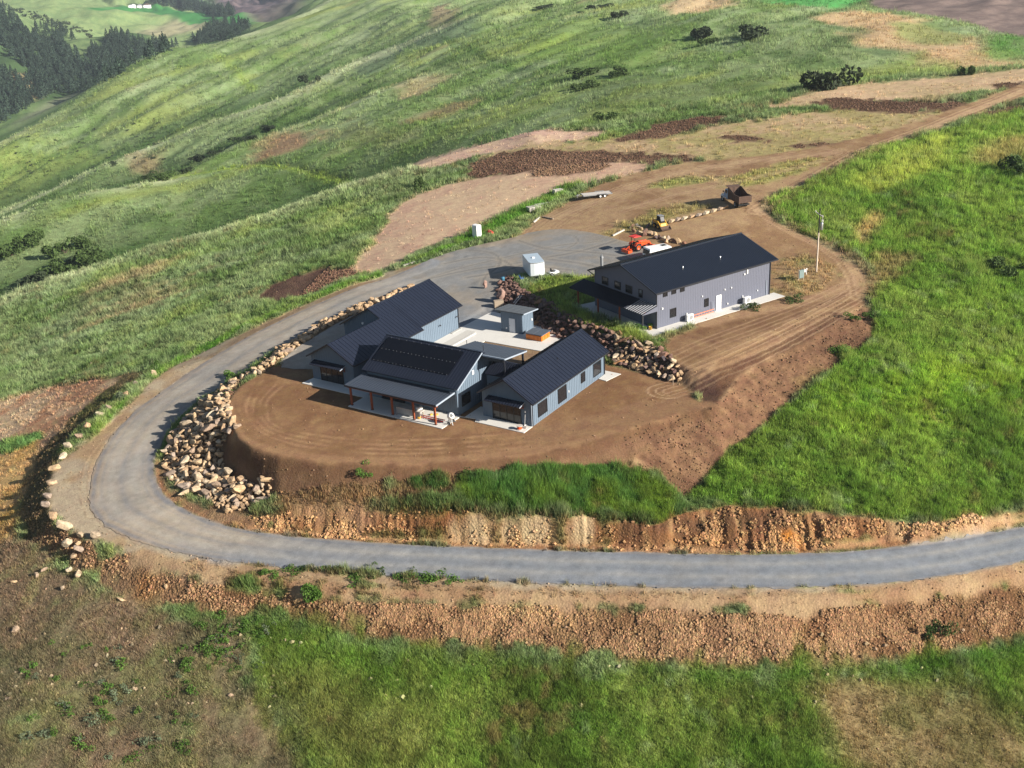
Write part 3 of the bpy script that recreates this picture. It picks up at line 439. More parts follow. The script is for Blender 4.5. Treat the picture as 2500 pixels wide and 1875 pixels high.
def ground_mat():
    m = bpy.data.materials.new('ground_cover'); m.use_nodes = True; t = m.node_tree; n = t.nodes; l = t.links; b = n['Principled BSDF']
    b.inputs['Roughness'].default_value = .95; b.inputs['Specular IOR Level'].default_value = .1
    ca = n.new('ShaderNodeVertexColor'); ca.layer_name = 'col'; cv = n.new('ShaderNodeVertexColor'); cv.layer_name = 'cov'
    sp = n.new('ShaderNodeSeparateColor'); l.new(cv.outputs['Color'], sp.inputs['Color']); ge = n.new('ShaderNodeNewGeometry')
    def noise(s, d=4, r=.6, stretch=None):
        o = n.new('ShaderNodeTexNoise'); o.inputs['Scale'].default_value = s; o.inputs['Detail'].default_value = d; o.inputs['Roughness'].default_value = r
        if stretch:
            mp = n.new('ShaderNodeMapping'); mp.inputs['Scale'].default_value = stretch; l.new(ge.outputs['Position'], mp.inputs['Vector']); l.new(mp.outputs[0], o.inputs['Vector'])
        else: l.new(ge.outputs['Position'], o.inputs['Vector'])
        return o.outputs['Fac']
    def math_(op, a, b_=None, c=None):
        o = n.new('ShaderNodeMath'); o.operation = op
        for i, v in enumerate((a, b_, c)):
            if v is None: continue
            if isinstance(v, (int, float)): o.inputs[i].default_value = v
            else: l.new(v, o.inputs[i])
        return o.outputs[0]
    def mr(v, a, b_, c, d):
        o = n.new('ShaderNodeMapRange'); l.new(v, o.inputs[0])
        for i, q in enumerate((a, b_, c, d)): o.inputs[i+1].default_value = q
        return o.outputs[0]
    f1 = noise(2.4, 5, .7); f2 = noise(.55, 4); f3 = noise(.12, 4); f4 = noise(7, 4, .75)
    vo = n.new('ShaderNodeTexVoronoi'); vo.inputs['Scale'].default_value = 4.2; l.new(ge.outputs['Position'], vo.inputs['Vector'])
    vo2 = n.new('ShaderNodeTexVoronoi'); vo2.inputs['Scale'].default_value = 8.5; l.new(ge.outputs['Position'], vo2.inputs['Vector'])
    gfac = math_('MULTIPLY', math_('MULTIPLY', mr(f1, .3, .7, .62, 1.38), mr(f2, .3, .7, .80, 1.2)), mr(f3, .3, .7, .85, 1.15))
    dfac = math_('MULTIPLY', mr(f4, .3, .7, .80, 1.20), math_('MULTIPLY', mr(f1, .3, .7, .86, 1.14), mr(f2, .3, .7, .88, 1.12)))
    rfac = math_('MULTIPLY', mr(vo.outputs['Distance'], 0, .55, 1.3, .55), mr(vo2.outputs['Distance'], 0, .6, 1.2, .75))
    def mixf(a, b_, f):
        o = n.new('ShaderNodeMix'); l.new(f, o.inputs['Factor']); l.new(a, o.inputs['A']); l.new(b_, o.inputs['B']); return o.outputs['Result']
    vfac = math_('MULTIPLY', mr(f4, .3, .7, .84, 1.16), mr(noise(22, 2), .3, .7, .9, 1.1))
    fac = mixf(mixf(mixf(dfac, gfac, sp.outputs[0]), rfac, sp.outputs[1]), vfac, sp.outputs[2])
    hs = n.new('ShaderNodeHueSaturation'); l.new(ca.outputs['Color'], hs.inputs['Color']); l.new(mr(f2, .3, .7, .49, .51), hs.inputs['Hue']); l.new(fac, hs.inputs['Value'])
    l.new(hs.outputs['Color'], b.inputs['Base Color'])
    hh = math_('ADD', math_('MULTIPLY', f1, math_('ADD', math_('MULTIPLY', sp.outputs[0], .5), math_('MULTIPLY', math_('SUBTRACT', 1.0, sp.outputs[2]), .07))), math_('MULTIPLY', math_('SUBTRACT', .6, vo.outputs['Distance']), math_('MULTIPLY', sp.outputs[1], .3)))
    hh = math_('ADD', hh, math_('MULTIPLY', f4, .03))
    bp = n.new('ShaderNodeBump'); bp.inputs['Strength'].default_value = 1; bp.inputs['Distance'].default_value = .55; l.new(hh, bp.inputs['Height']); l.new(bp.outputs['Normal'], b.inputs['Normal'])
    return m
GM = ground_mat()
co = np.stack([GX, GY, Z], -1).reshape(-1, 3); idx = np.arange(NV*NU).reshape(NV, NU)
qd = np.stack([idx[:-1, :-1], idx[:-1, 1:], idx[1:, 1:], idx[1:, :-1]], -1).reshape(-1, 4)
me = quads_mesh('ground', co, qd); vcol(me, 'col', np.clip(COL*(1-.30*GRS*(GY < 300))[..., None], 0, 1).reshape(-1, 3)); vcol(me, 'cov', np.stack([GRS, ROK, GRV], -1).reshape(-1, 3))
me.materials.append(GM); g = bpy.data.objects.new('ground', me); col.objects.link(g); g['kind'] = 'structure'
# ---- driveway and gravel yard: one sheet a few cm proud of the ground
dr = [p[:2] for p in ROAD_OUT[::-1]] + [(960,548),(1030,530),(1090,518),(1160,498),(1230,494),(1300,508),(1345,520),(1400,534),(1440,548),(1500,560),(1420,580),(1290,592),(1262,600),(1215,596),(1160,590),(1120,590),(1085,606),(1072,640),(1085,668),(1060,690),(1010,730),(960,720),(900,690),(850,720),(760,790),(640,800),(600,790),(612,772),(660,742),(705,712),(780,672),(850,643),(880,628)] + [p[:2] for p in ROAD_IN[1:]]
drw = smooth_closed(wp(dr), 1)
win = (GY < 240)
D = sdf(drw, GX, GY, 6) + n4*.16*win + n2*.12
inside = D < 0; fm = inside.reshape(-1)[qd].any(1) & (co[qd[:, 0], 1] < 240)
q = qd[fm]; vs, inv = np.unique(q, return_inverse=True); q = inv.reshape(q.shape)
dy, dx = np.gradient(D); duX, dvY = np.gradient(GX, axis=1), np.gradient(GY, axis=0)
gxx = dx/duX; gyy = (dy-gxx*np.gradient(GX, axis=0))/dvY; nrm = gxx**2+gyy**2+1e-6
cx = co[vs, 0].copy(); cy = co[vs, 1].copy(); dd = D.reshape(-1)[vs]; ox = dd > 0
mv = np.clip(dd, 0, .5); cx[ox] -= (mv*gxx.reshape(-1)[vs]/nrm.reshape(-1)[vs])[ox]; cy[ox] -= (mv*gyy.reshape(-1)[vs]/nrm.reshape(-1)[vs])[ox]
cz = sample(Z, cx, cy)+.05
cc_ = np.zeros((len(vs), 3)); cc_[:] = A(140, 139, 138)
w_ = np.stack([cx, cy], 1)
nn1 = fbm(cx/5, cy/6, 41); nn2 = fbm(cx/1.2, cy/1.4, 42, 3)
rin = wp(ROAD_IN); rout = wp(ROAD_OUT)
din = lined(rin, cx, cy, 12); dout = lined(rout, cx, cy, 12); tt = din/(din+dout+1e-6)
br = ss((cx*-1-5)/25)*ss((cy-96)/8)                      # more dusty round the bend
cc_ = mixc(cc_, A(126, 134, 144), np.clip(.75-br+nn1*.5, 0, 1)*.8)
cc_ = mixc(cc_, A(176, 160, 138), np.clip(br*.75+nn1*.35-.1, 0, 1)*.8)
cc_ = mixc(cc_, A(168, 144, 114), np.clip(br*1.2, 0, 1)*ss((tt-.80+nn2*.06)/.2)*.6)
cc_ = mixc(cc_, A(160, 140, 114), ss((.10-tt+nn2*.04)/.1)*.5+ss((tt-.93+nn2*.03)/.08)*.5)
for c0, wd_, col_, k_ in ((.30, .07, (166, 162, 154), .5), (.68, .07, (166, 162, 154), .45), (.5, .05, (116, 121, 128), .45), (.06, .06, (112, 118, 128), .8), (.95, .05, (112, 118, 128), .7), (.18, .02, (130, 132, 136), .5), (.82, .03, (128, 130, 134), .4)):
    cc_ = mixc(cc_, A(*col_), np.exp(-((tt-c0+nn1*.03)/wd_)**2)*k_*np.clip(.8+nn2*.4, 0, 1)*(np.minimum(din, dout) < 5))
yard = ss((cy-150)/10)*(np.minimum(din, dout) > 3.5)
cc_ = mixc(cc_, A(136, 134, 130), yard*.7)
cc_ = mixc(cc_, A(160, 143, 120), yard*np.clip(nn1*.9+ss((cy-178)/14)*.9, 0, 1)*.7)
cc_ = cc_*(1+.10*fbm(cx/.5, cy/.5, 44, 3)+.10*fbm(cx/3, cy/2.2, 45, 4))[:, None]
for L_, w0 in (([(930,600),(1010,575),(1100,555),(1200,530),(1300,522)], .2), ([(900,610),(980,590),(1060,575),(1150,575),(1240,585)], .25), ([(1040,620),(1050,590),(1100,570),(1180,562)], .2), ([(1200,545),(1245,530),(1250,512),(1215,505)], .15), ([(960,570),(1030,555),(1090,560),(1120,590)], .25), ([(1010,600),(1100,585),(1160,560),(1250,545),(1330,520)], .3), ([(1120,520),(1180,540),(1280,545),(1370,560)], .25), ([(1000,540),(1070,545),(1085,570),(1060,590)], .2), ([(1180,560),(1260,570),(1300,580)], .3)):
    dl = lined(smooth(wp(L_), 2), cx, cy, 5); cc_ = mixc(cc_, A(112, 108, 104), np.exp(-(dl/w0)**2)*.6); cc_ = mixc(cc_, A(170,160,144), np.exp(-((dl-w0*2)/w0)**2)*.35)
dme = quads_mesh('driveway', np.stack([cx, cy, cz], 1), q); vcol(dme, 'col', np.clip(cc_, 0, 1)); vcol(dme, 'cov', np.tile([0., .0, 1.], (len(vs), 1))); dme.materials.append(GM)
dro = bpy.data.objects.new('driveway', dme); col.objects.link(dro); dro['kind'] = 'structure'
GRS = np.where(inside, 0, GRS); ROKs = np.where(inside, 0, ROK)
# ------------------------------------------------------------------ building helpers
class MB:
    def __init__(s): s.v = []; s.f = []; s.s = []
    def add(s, vs, fs, sm=False):
        o = len(s.v); s.v += [tuple(v) for v in vs]; s.f += [tuple(o+i for i in f) for f in fs]; s.s += [sm]*len(fs)
    def hexa(s, p, sm=False):                            # 8 points: bottom 4, top 4
        s.add(p, [(3,2,1,0),(4,5,6,7),(0,1,5,4),(1,2,6,5),(2,3,7,6),(3,0,4,7)], sm)
    def box(s, x0, x1, y0, y1, z0, z1):
        if x0 > x1: x0, x1 = x1, x0
        if y0 > y1: y0, y1 = y1, y0
        s.hexa([(x0,y0,z0),(x1,y0,z0),(x1,y1,z0),(x0,y1,z0),(x0,y0,z1),(x1,y0,z1),(x1,y1,z1),(x0,y1,z1)]); return s
    def bar(s, a, b, w=.1, h=None, upv=(0,0,1)):
        a = Vector(a); b = Vector(b); d = (b-a).normalized(); h = h or w; u = Vector(upv)
        if abs(d.dot(u)) > .98: u = Vector((0,1,0))
        r = d.cross(u).normalized()*(w/2); t = r.cross(d).normalized()*(h/2)
        s.hexa([a-r-t, a+r-t, b+r-t, b-r-t, a-r+t, a+r+t, b+r+t, b-r+t]); return s
    def cyl(s, a, b, r0, r1=None, n=12, cap=True, sm=True):
        a = Vector(a); b = Vector(b); d = (b-a).normalized(); u = Vector((0,0,1)) if abs(d.z) < .95 else Vector((0,1,0))
        p = d.cross(u).normalized(); q = p.cross(d); r1 = r0 if r1 is None else r1
        vs = [a+(p*math.cos(2*math.pi*k/n)+q*math.sin(2*math.pi*k/n))*r0 for k in range(n)]+[b+(p*math.cos(2*math.pi*k/n)+q*math.sin(2*math.pi*k/n))*r1 for k in range(n)]
        s.add(vs, [(k, (k+1) % n, n+(k+1) % n, n+k) for k in range(n)], sm)
        if cap: s.add(vs, [tuple(range(n))[::-1], tuple(range(n, 2*n))])
        return s
    def lathe(s, prof, c=(0,0,0), n=16, axis='z'):
        vs = []
        for r, h in prof:
            for k in range(n):
                a = 2*math.pi*k/n; x, y = r*math.cos(a), r*math.sin(a)
                vs.append((c[0]+x, c[1]+y, c[2]+h) if axis == 'z' else (c[0]+x, c[1]+h, c[2]+y) if axis == 'y' else (c[0]+h, c[1]+x, c[2]+y))
        m_ = len(prof); s.add(vs, [(j*n+k, j*n+(k+1) % n, (j+1)*n+(k+1) % n, (j+1)*n+k) for j in range(m_-1) for k in range(n)], True); return s
    def prism(s, poly, y0, y1, plane='xz'):             # polygon in xz (or yz / xy) pushed along the third axis
        n = len(poly)
        P_ = lambda p, t: (p[0], t, p[1]) if plane == 'xz' else (t, p[0], p[1]) if plane == 'yz' else (p[0], p[1], t)
        s.add([P_(p, y0) for p in poly]+[P_(p, y1) for p in poly], [tuple(range(n)), tuple(range(2*n-1, n-1, -1))]+[(k, (k+1) % n, n+(k+1) % n, n+k) for k in range(n)]); return s
    def build(s, name, m, parent=None, bev=0):
        me = bpy.data.meshes.new(name); me.from_pydata(s.v, [], s.f); me.polygons.foreach_set('use_smooth', s.s)
        b = bmesh.new(); b.from_mesh(me); bmesh.ops.recalc_face_normals(b, faces=b.faces)
        if bev: bmesh.ops.bevel(b, geom=b.edges[:], offset=bev, segments=2, affect='EDGES', profile=.6, clamp_overlap=True)
        b.to_mesh(me); b.free(); me.materials.append(m); me.update()
        o = bpy.data.objects.new(name, me); col.objects.link(o)
        if parent: o.parent = parent
        return o
def empty(name, loc, rz=0, label=None, cat=None, group=None):
    o = bpy.data.objects.new(name, None); col.objects.link(o); o.location = loc; o.rotation_euler = (0, 0, rz); o.empty_display_size = .3
    return tag(o, label, cat, group)
def children(o): return [c for c in bpy.data.objects if c.parent is o]
def copy_tree(o, parent=None):
    c = o.copy(); col.objects.link(c)
    if parent: c.parent = parent
    for ch in children(o): copy_tree(ch, c)
    return c
M = {}
M['siding'] = mat('blue_grey_siding', (.125, .170, .225), .75, var=.07, scale=1.2)
M['shop_steel'] = mat('grey_ribbed_steel', (.122, .132, .175), .5, var=.05, scale=.6)
M['roof'] = mat('charcoal_standing_seam', (.013, .017, .031), .38, var=.18, scale=.5, spec=.5)
M['roof2'] = mat('sky_lit_porch_metal', (.045, .055, .075), .35, var=.12, scale=.5)  # roof metal lightened to carry the sky reflection on the low roofs
M['trim'] = mat('dark_trim', (.02, .022, .03), .5)
M['sunrib'] = mat('sunlit_rib_paint', (.26,.27,.30), .5)  # paleness stands for sunlight on the porch roof ribs
M['ltrim'] = mat('pale_trim', (.30, .35, .42), .6)
M['conc'] = mat('concrete', (.62, .60, .56), .85, var=.08, scale=.9, bump=.15, bscale=8)
M['conc2'] = mat('concrete_dark', (.40, .39, .37), .9, var=.1, scale=2)  # darker grey concrete, used on one kerb
M['glass'] = mat('window_glass', (.012, .014, .018), .06, spec=.6, var=.3, scale=.4)
M['frame'] = mat('black_window_frame', (.015, .015, .017), .4)
M['cedar'] = mat('stained_timber', (.23, .055, .02), .6, var=.25, scale=6)
M['white'] = mat('white_paint', (.78, .78, .77), .45, var=.03)
M['solar'] = mat('solar_cell', (.004, .004, .006), .22, spec=.5)
M['alu'] = mat('aluminium', (.55, .56, .58), .35, metal=.8)
M['orange'] = mat('orange_enamel', (.75, .09, .02), .4, var=.1)
M['black'] = mat('black_rubber', (.015, .015, .015), .8)
M['rust'] = mat('rusty_steel', (.07, .045, .035), .85, var=.35, scale=4, dirt=(.15, .09, .065))
M['yellow'] = mat('yellow_enamel', (.62, .36, .05), .5, var=.12)
M['grey'] = mat('grey_metal', (.28, .29, .30), .5, metal=.3)
M['wood'] = mat('weathered_wood', (.34, .27, .20), .85, var=.25, scale=5)
M['red'] = mat('red_paint', (.55, .04, .03), .5)
M['blue'] = mat('blue_plastic', (.03, .12, .5), .5)
M['tubwood'] = mat('orange_cedar_panel', (.62, .17, .02), .55, var=.18, scale=5)
M['vinyl'] = mat('grey_cover_vinyl', (.085, .10, .125), .6, var=.12)
M['gravel_pale'] = mat('pale_gravel_bed', (.50, .48, .44), .95, var=.12, scale=12, bump=.3)

def roof_plane(mb, e0, e1, r1, r0, t=.14, sp=.6, rib=.045, ribw=.05):
    """e0-e1 eave, r0-r1 ridge; slab t thick with raised seams running up the slope"""
    e0, e1, r1, r0 = map(Vector, (e0, e1, r1, r0)); n = (e1-e0).cross(r0-e0).normalized()
    if n.z < 0: n = -n
    mb.hexa([e0-n*t, e1-n*t, r1-n*t, r0-n*t, e0, e1, r1, r0])
    L = (e1-e0).length; k = max(1, round(L/sp)); d = (e1-e0).normalized()*ribw/2
    for i in range(k+1):
        f = min(max(i/k, .012), .988); a = e0.lerp(e1, f); b = r0.lerp(r1, f)
        mb.hexa([a-d, a+d, b+d, b-d, a-d+n*rib, a+d+n*rib, b+d+n*rib, b-d+n*rib])
def wall_batten(mb, ax, c, a0, a1, z0, ztop, out, sp=.41, w=.05, t=.03):
    """battens on a wall: ax 'x' wall runs along x at y=c, 'y' runs along y at x=c; ztop a function"""
    k = int(abs(a1-a0)/sp)
    for i in range(k+1):
        p = a0+(a1-a0)*(i+.5)/(k+1); zt = ztop(p)
        if zt-z0 < .2: continue
        if ax == 'x': mb.box(p-w/2, p+w/2, c, c+out*t, z0, zt)
        else: mb.box(c, c+out*t, p-w/2, p+w/2, z0, zt)
def window(parent, ax, c, a0, a1, z0, z1, out, panes=1, name='window', lab=None, hbar=False):
    f = MB(); w = .07; o0 = c+out*.032; o1 = c+out*.09
    def put(m, p0, p1, q0, q1, d0, d1):
        if ax == 'x': m.box(p0, p1, d0, d1, q0, q1)
        else: m.box(d0, d1, p0, p1, q0, q1)
    put(f, a0-w, a1+w, z1, z1+w, o0-out*.06, o1); put(f, a0-w, a1+w, z0-w, z0, o0-out*.06, o1)
    put(f, a0-w, a0, z0, z1, o0-out*.06, o1); put(f, a1, a1+w, z0, z1, o0-out*.06, o1)
    for i in range(1, panes):
        p = a0+(a1-a0)*i/panes; put(f, p-w*.6, p+w*.6, z0, z1, o0-out*.06, o1-out*.01)
    if hbar: zz = (z0+z1)/2; put(f, a0, a1, zz-.03, zz+.03, o0-out*.06, o1-out*.01)
    fo = f.build(name, M['frame'], parent)
    for i in range(panes):
        g_ = MB(); p0 = a0+(a1-a0)*i/panes; p1 = a0+(a1-a0)*(i+1)/panes; put(g_, p0, p1, z0, z1, c-out*.02, c+out*.045); g_.build('pane', M['glass'], fo)
    return fo

# ------------------------------------------------------------------ the house (local x = east, y = north along the wings)
HX, HY, HA = 2.022, 114.371, R(56.313)
hz = R(0)
house = empty('house', (HX, HY, 0), HA-math.pi/2, 'blue grey house with dark metal roofed wings and solar panels on a brown dirt pad', 'house')
ov = .468
# east wing
W = MB(); w_e = 6.675; L_e = 17.311; sl = 2.293/(w_e/2+ov); we_z = 3.05-.16
eave_wall = lambda half, x: 0
def gable_poly(x0, x1, ztop, slp, inset=.2):            # wall outline under a gable roof
    xm = (x0+x1)/2; return [(x0, 0), (x1, 0), (x1, ztop), (xm, ztop+slp*(x1-xm)), (x0, ztop)]
zt_e = 3.05+sl*ov-.17
W.prism([(-w_e,-.3),(0,-.3),(0,zt_e),(-w_e/2,zt_e+sl*w_e/2),(-w_e,zt_e)], 0, L_e)
wall_batten(W, 'y', 0, 0, L_e, 0.1, lambda p: zt_e-.02, 1); wall_batten(W, 'x', 0, -w_e, 0, .1, lambda p: zt_e+sl*(w_e/2-abs(p+w_e/2))-.03, -1)
W.build('wall', M['siding'], house)
Rf = MB()
for s_ in (1, -1):
    xe = -w_e/2+s_*(w_e/2+ov); roof_plane(Rf, (xe,-ov,3.05), (xe,L_e+ov,3.05), (-w_e/2,L_e+ov,5.343), (-w_e/2,-ov,5.343), sp=.62)
Rf.box(-w_e/2-.12, -w_e/2+.12, -ov, L_e+ov, 5.30, 5.40)
ro1 = Rf.build('roof', M['roof'], house)
G = MB(); G.box(ov, ov+.12, -ov, L_e+ov, 2.90, 3.04); G.box(.05, .14, .03, .12, .1, 2.9); G.box(.05,.14,L_e-.12,L_e-.03,.1,2.9); G.build('gutter', M['trim'], house)
MB().box(-.02, .05, -.06, .02, .1, zt_e).build('corner_trim', M['ltrim'], house)
V_ = MB(); V_.cyl((-1.98, 9.44, 4.15), (-1.98, 9.44, 4.75), .05); V_.cyl((-1.98,9.44,4.15),(-1.98,9.44,4.25),.14,.07); V_.build('vent_pipe', M['trim'], ro1)
for a0, a1, z0, z1 in ((1.4,3.3,.68,2.2), (5.9,7.75,.55,2.25), (11.4,12.27,1.08,2.22), (14.52,16.3,.68,2.28)):
    window(house, 'y', 0, a0, a1, z0, z1, 1, hbar=(a1-a0 < 1))
def awning(x0, x1, y, zb, zf, dep=1.12):
    a = MB(); roof_plane(a, (x0, y-dep, zf), (x1, y-dep, zf), (x1, y+.0, zb), (x0, y+.0, zb), t=.06, sp=.38, rib=.05, ribw=.12); o = a.build('awning', M['roof'], house)
    b = MB()
    for x in (x0+.15, x1-.15): b = MB(); b.bar((x, y-.05, zf-.45), (x, y-dep+.15, zf-.09), .09); b.bar((x, y-.06, zb-.1), (x, y-.06, zf-.6), .09); b.build('bracket', M['cedar'], o)
    MB().bar((x1+.03, y-dep, zf-.05), (x1+.03, y, zb-.05), .04, .10).build('end_flashing', M['ltrim'], o)
awning(-5.72, -.9, 0, 2.86, 2.62); window(house, 'x', 0, -5.2, -1.45, .1, 2.1, -1, 4, 'glass_door')
awning(-32.3, -27.2, -.139, 2.72, 2.48); window(house, 'x', -.139, -31.4, -27.75, .1, 2.05, -1, 4, 'glass_door')
for x, y, z in ((-.78, -.05, 1.75),): MB().box(x-.06, x+.06, y-.1, y, z-.1, z+.1).build('wall_lamp', M['white'], house)
MB().box(.0,.07,8.3,8.42,1.0,1.25).build('meter_box', M['white'], house)
# west wing
wx0, ww = 25.909, 6.948; wsl = 2.246/(ww/2+ov); xE, xW = -wx0, -(wx0+ww); xm = (xE+xW)/2; zt_w = 3.163+wsl*ov-.17; zr_w = 5.409
W = MB(); W.prism([(xW,-.3),(xE,-.3),(xE,zt_w),(xm,zt_w+wsl*ww/2),(xW,zt_w)], -.139, 14.0)
wall_batten(W, 'x', -.139, xW, xE, .1, lambda p: zt_w+wsl*(ww/2-abs(p-xm))-.03, -1); wall_batten(W, 'y', xW, -.139, 9.8, .1, lambda p: zt_w-.02, -1); wall_batten(W, 'y', xE, -.139, 13.9, .1, lambda p: zt_w-.02, 1)
W.build('wall', M['siding'], house)
Rf = MB(); y0 = -.139-ov
roof_plane(Rf, (xE+ov,y0,3.163), (xE+ov,13.93,3.163), (xm,13.93,zr_w), (xm,y0,zr_w), sp=.62)
roof_plane(Rf, (xW-ov,y0,3.163), (xW-ov,9.82,3.163), (xm,9.82,zr_w), (xm,y0,zr_w), sp=.62)
Rf.build('roof', M['roof'], house)
# garage block, ridge further west and higher
ug, zg = -31.34, 6.526; gE = -25.94; gWz = 3.49; gW = -36.67; gy0, gy1 = 9.823, 23.718; zE = zg-(ug-gE)*-wsl
Rf = MB(); roof_plane(Rf, (gE,13.935,3.447), (gE,gy1,3.447), (ug,gy1,zg), (ug,13.935,zg), sp=.62)
zq = zr_w+.004; Rf.hexa([(xm,gy0,zq-.14),(xm,13.93,zq-.14),(ug,13.93,zg-.14),(ug,gy0,zg-.14),(xm,gy0,zq),(xm,13.93,zq),(ug,13.93,zg),(ug,gy0,zg)])
for i in range(7):
    yy = gy0+.1+i*.62; Rf.hexa([(xm,yy,zq),(xm,yy+.05,zq),(ug,yy+.05,zg),(ug,yy,zg),(xm,yy,zq+.045),(xm,yy+.05,zq+.045),(ug,yy+.05,zg+.045),(ug,yy,zg+.045)])
roof_plane(Rf, (gW,gy0,gWz), (gW,gy1,gWz), (ug,gy1,zg), (ug,gy0,zg), sp=.62); Rf.box(ug-.12,ug+.12,gy0,gy1,zg-.03,zg+.06)
Rf.build('roof', M['roof'], house)
W = MB(); gwx, gex = gW+ov, -26.41; zt = lambda x: (zg-.17)-wsl*abs(x-ug)
W.prism([(gwx,-.3),(gex,-.3),(gex,zt(gex)),(ug,zg-.17),(gwx,zt(gwx))], 14.02, gy1-ov); W.prism([(gwx,-.3),(xm-.05,-.3),(xm-.05,zt(xm)),(ug,zg-.17),(gwx,zt(gwx))], gy0+ov, 14.0)
wall_batten(W, 'y', gex, 14.02, gy1-ov, .1, lambda p: zt(gex)-.02, 1); wall_batten(W, 'x', gy0+ov, gwx, xm-.1, .1, lambda p: zt(p)-.03, -1); wall_batten(W,'y',gwx,gy0+ov,gy1-ov,.1,lambda p: zt(gwx)-.02,-1)
W.build('wall', M['siding'], house)
G = MB(); G.box(gE, gE+.11, 13.95, gy1, 3.31, 3.44); G.box(gex+.04, gex+.13, gy1-ov-.14, gy1-ov-.05, .1, 3.3); G.box(xE+ov,xE+ov+.11,y0,13.9,3.02,3.15); G.build('gutter', M['trim'], house)
for yy in (18.6, 22.6):
    l_ = MB(); l_.bar((gex+.03,yy,2.0),(gex+.3,yy,2.15),.05); l_.cyl((gex+.3,yy,2.15),(gex+.3,yy,1.98),.05,.14); l_.build('wall_lamp', M['trim'], house)
MB().cyl((gwx+3.4,gy0+ov-.12,4.1),(gwx+3.4,gy0+ov,4.1),.16).build('wall_lamp', M['white'], house)
# main block
mW, mE, my0, myr, mze, mzr = -23.126, -8.834, -1.799, 3.604, 3.575, 6.326; ms = (mzr-mze)/(myr-my0)
Rf = MB(); roof_plane(Rf, (mW,my0,mze), (mE,my0,mze), (mE,myr,mzr), (mW,myr,mzr), sp=.42); roof_plane(Rf, (mW,9.0,mze), (mE,9.0,mze), (mE,myr+.001,mzr), (mW,myr+.001,mzr), sp=.6); Rf.box(mW,mE,myr-.13,myr+.13,mzr-.04,mzr+.05)
mro = Rf.build('roof', M['roof'], house)
W = MB(); zt = lambda y: mzr-.17-ms*abs(y-myr)
W.prism([(my0+ov,-.3),(8.53,-.3),(8.53,zt(8.53)),(myr,mzr-.17),(my0+ov,zt(my0+ov))], mW+ov, mE-ov, plane='yz')
wall_batten(W, 'y', mE-ov, my0+ov, 8.5, .1, lambda p: zt(p)-.03, 1); wall_batten(W, 'x', my0+ov, mW+ov, mE-ov, .1, lambda p: zt(my0+ov)-.02, -1)
W.build('wall', M['siding'], house)
B_ = MB(); B_.bar((mE+.02,my0,mze-.08),(mE+.02,myr,mzr-.08),.05,.17); B_.build('barge_board', M['ltrim'], house)
MB().box(mE-ov,mE-ov+.09,1.9,2.25,4.0,4.5).build('wall_vent', M['white'], house)
window(house,'y',mE-ov,-.4,1.2,.9,2.2,1)
# solar array on the south slope: 2 rows
for i in range(10):
    for r_ in range(2):
        x0 = -22.55+i*1.143; ya = -.28+r_*1.70; z_ = lambda y: mze+(y-my0)*ms+.14
        p = MB(); nn_ = Vector((0,-ms,1)).normalized()*.04; q4 = [Vector((x0+.012,ya,z_(ya))),Vector((x0+1.13,ya,z_(ya))),Vector((x0+1.13,ya+1.68,z_(ya+1.68))),Vector((x0+.012,ya+1.68,z_(ya+1.68)))]
        p.hexa([*[v-nn_ for v in q4],*q4]); po = p.build('solar_panel', M['solar'], house)
        for xx in (.25, .9): MB().box(x0+xx,x0+xx+.05,ya-.03,ya+.03,z_(ya)-.03,z_(ya)+.03).build('panel_clamp', M['alu'], po)
        if r_: MB().box(x0+.55,x0+.6,ya+1.66,ya+1.72,z_(ya+1.68)-.03,z_(ya+1.68)+.03).build('panel_clamp', M['alu'], po)
# front porch roof and posts
Rf = MB(); roof_plane(Rf, (-23.214,-5.041,2.778), (-9.604,-5.041,2.778), (-9.604,-1.34,2.96), (-23.214,-1.34,2.96), sp=.42); po = Rf.build('porch_roof', M['roof2'], house)
MB().box(-23.2,-9.6,-5.12,-5.045,2.6,2.79).build('gutter', M['trim'], po); MB().bar((-9.58,-5.04,2.70),(-9.58,-1.35,2.88),.06,.2).build('barge_board', M['ltrim'], po)
MB().box(-23.1,-9.75,-4.75,-4.5,2.35,2.62).build('beam', M['cedar'], po)
for px_ in (-10.15,-13.25,-16.4,-19.5,-22.65):
    p = MB(); p.box(px_-.1,px_+.1,-4.72,-4.52,.12,2.36); p.build('post', M['cedar'], house); MB().box(px_-.14,px_+.14,-4.76,-4.48,.04,.14).build('post_base', M['trim'], house)
window(house,'x',my0+ov,-20.5,-17.2,.15,2.2,-1,3,'glass_door'); window(house,'x',my0+ov,-15.2,-12.2,.9,2.1,-1,2)
# covered terrace roof behind the main ridge
Rf = MB(); roof_plane(Rf, (-13.1,8.3,5.42), (-5.6,8.3,5.42), (-5.6,3.58,6.06), (-13.1,3.58,6.06), sp=.45); lo_ = Rf.build('terrace_roof', M['roof2'], house)
F_ = MB(); F_.box(-8.7,-5.58,3.42,3.56,5.92,6.08); F_.bar((-5.57,3.5,5.98),(-5.57,8.3,5.34),.05,.17); F_.build('fascia', M['ltrim'], lo_)
MB().box(-8.9,-5.9,3.62,3.8,5.45,5.85).build('terrace_beam', M['trim'], lo_); MB().box(-6.1,-5.9,7.9,8.1,0,5.4).build('post', M['trim'], lo_); MB().box(-5.95,-5.8,3.7,3.85,3.9,5.8).build('post', M['trim'], lo_)
MB().cyl((-9.6,5.0,5.85),(-9.6,5.0,6.6),.04).build('vent_pipe', M['trim'], lo_); MB().cyl((-13.0,6.4,5.6),(-13.0,6.4,6.2),.04).build('vent_pipe', M['trim'], lo_)
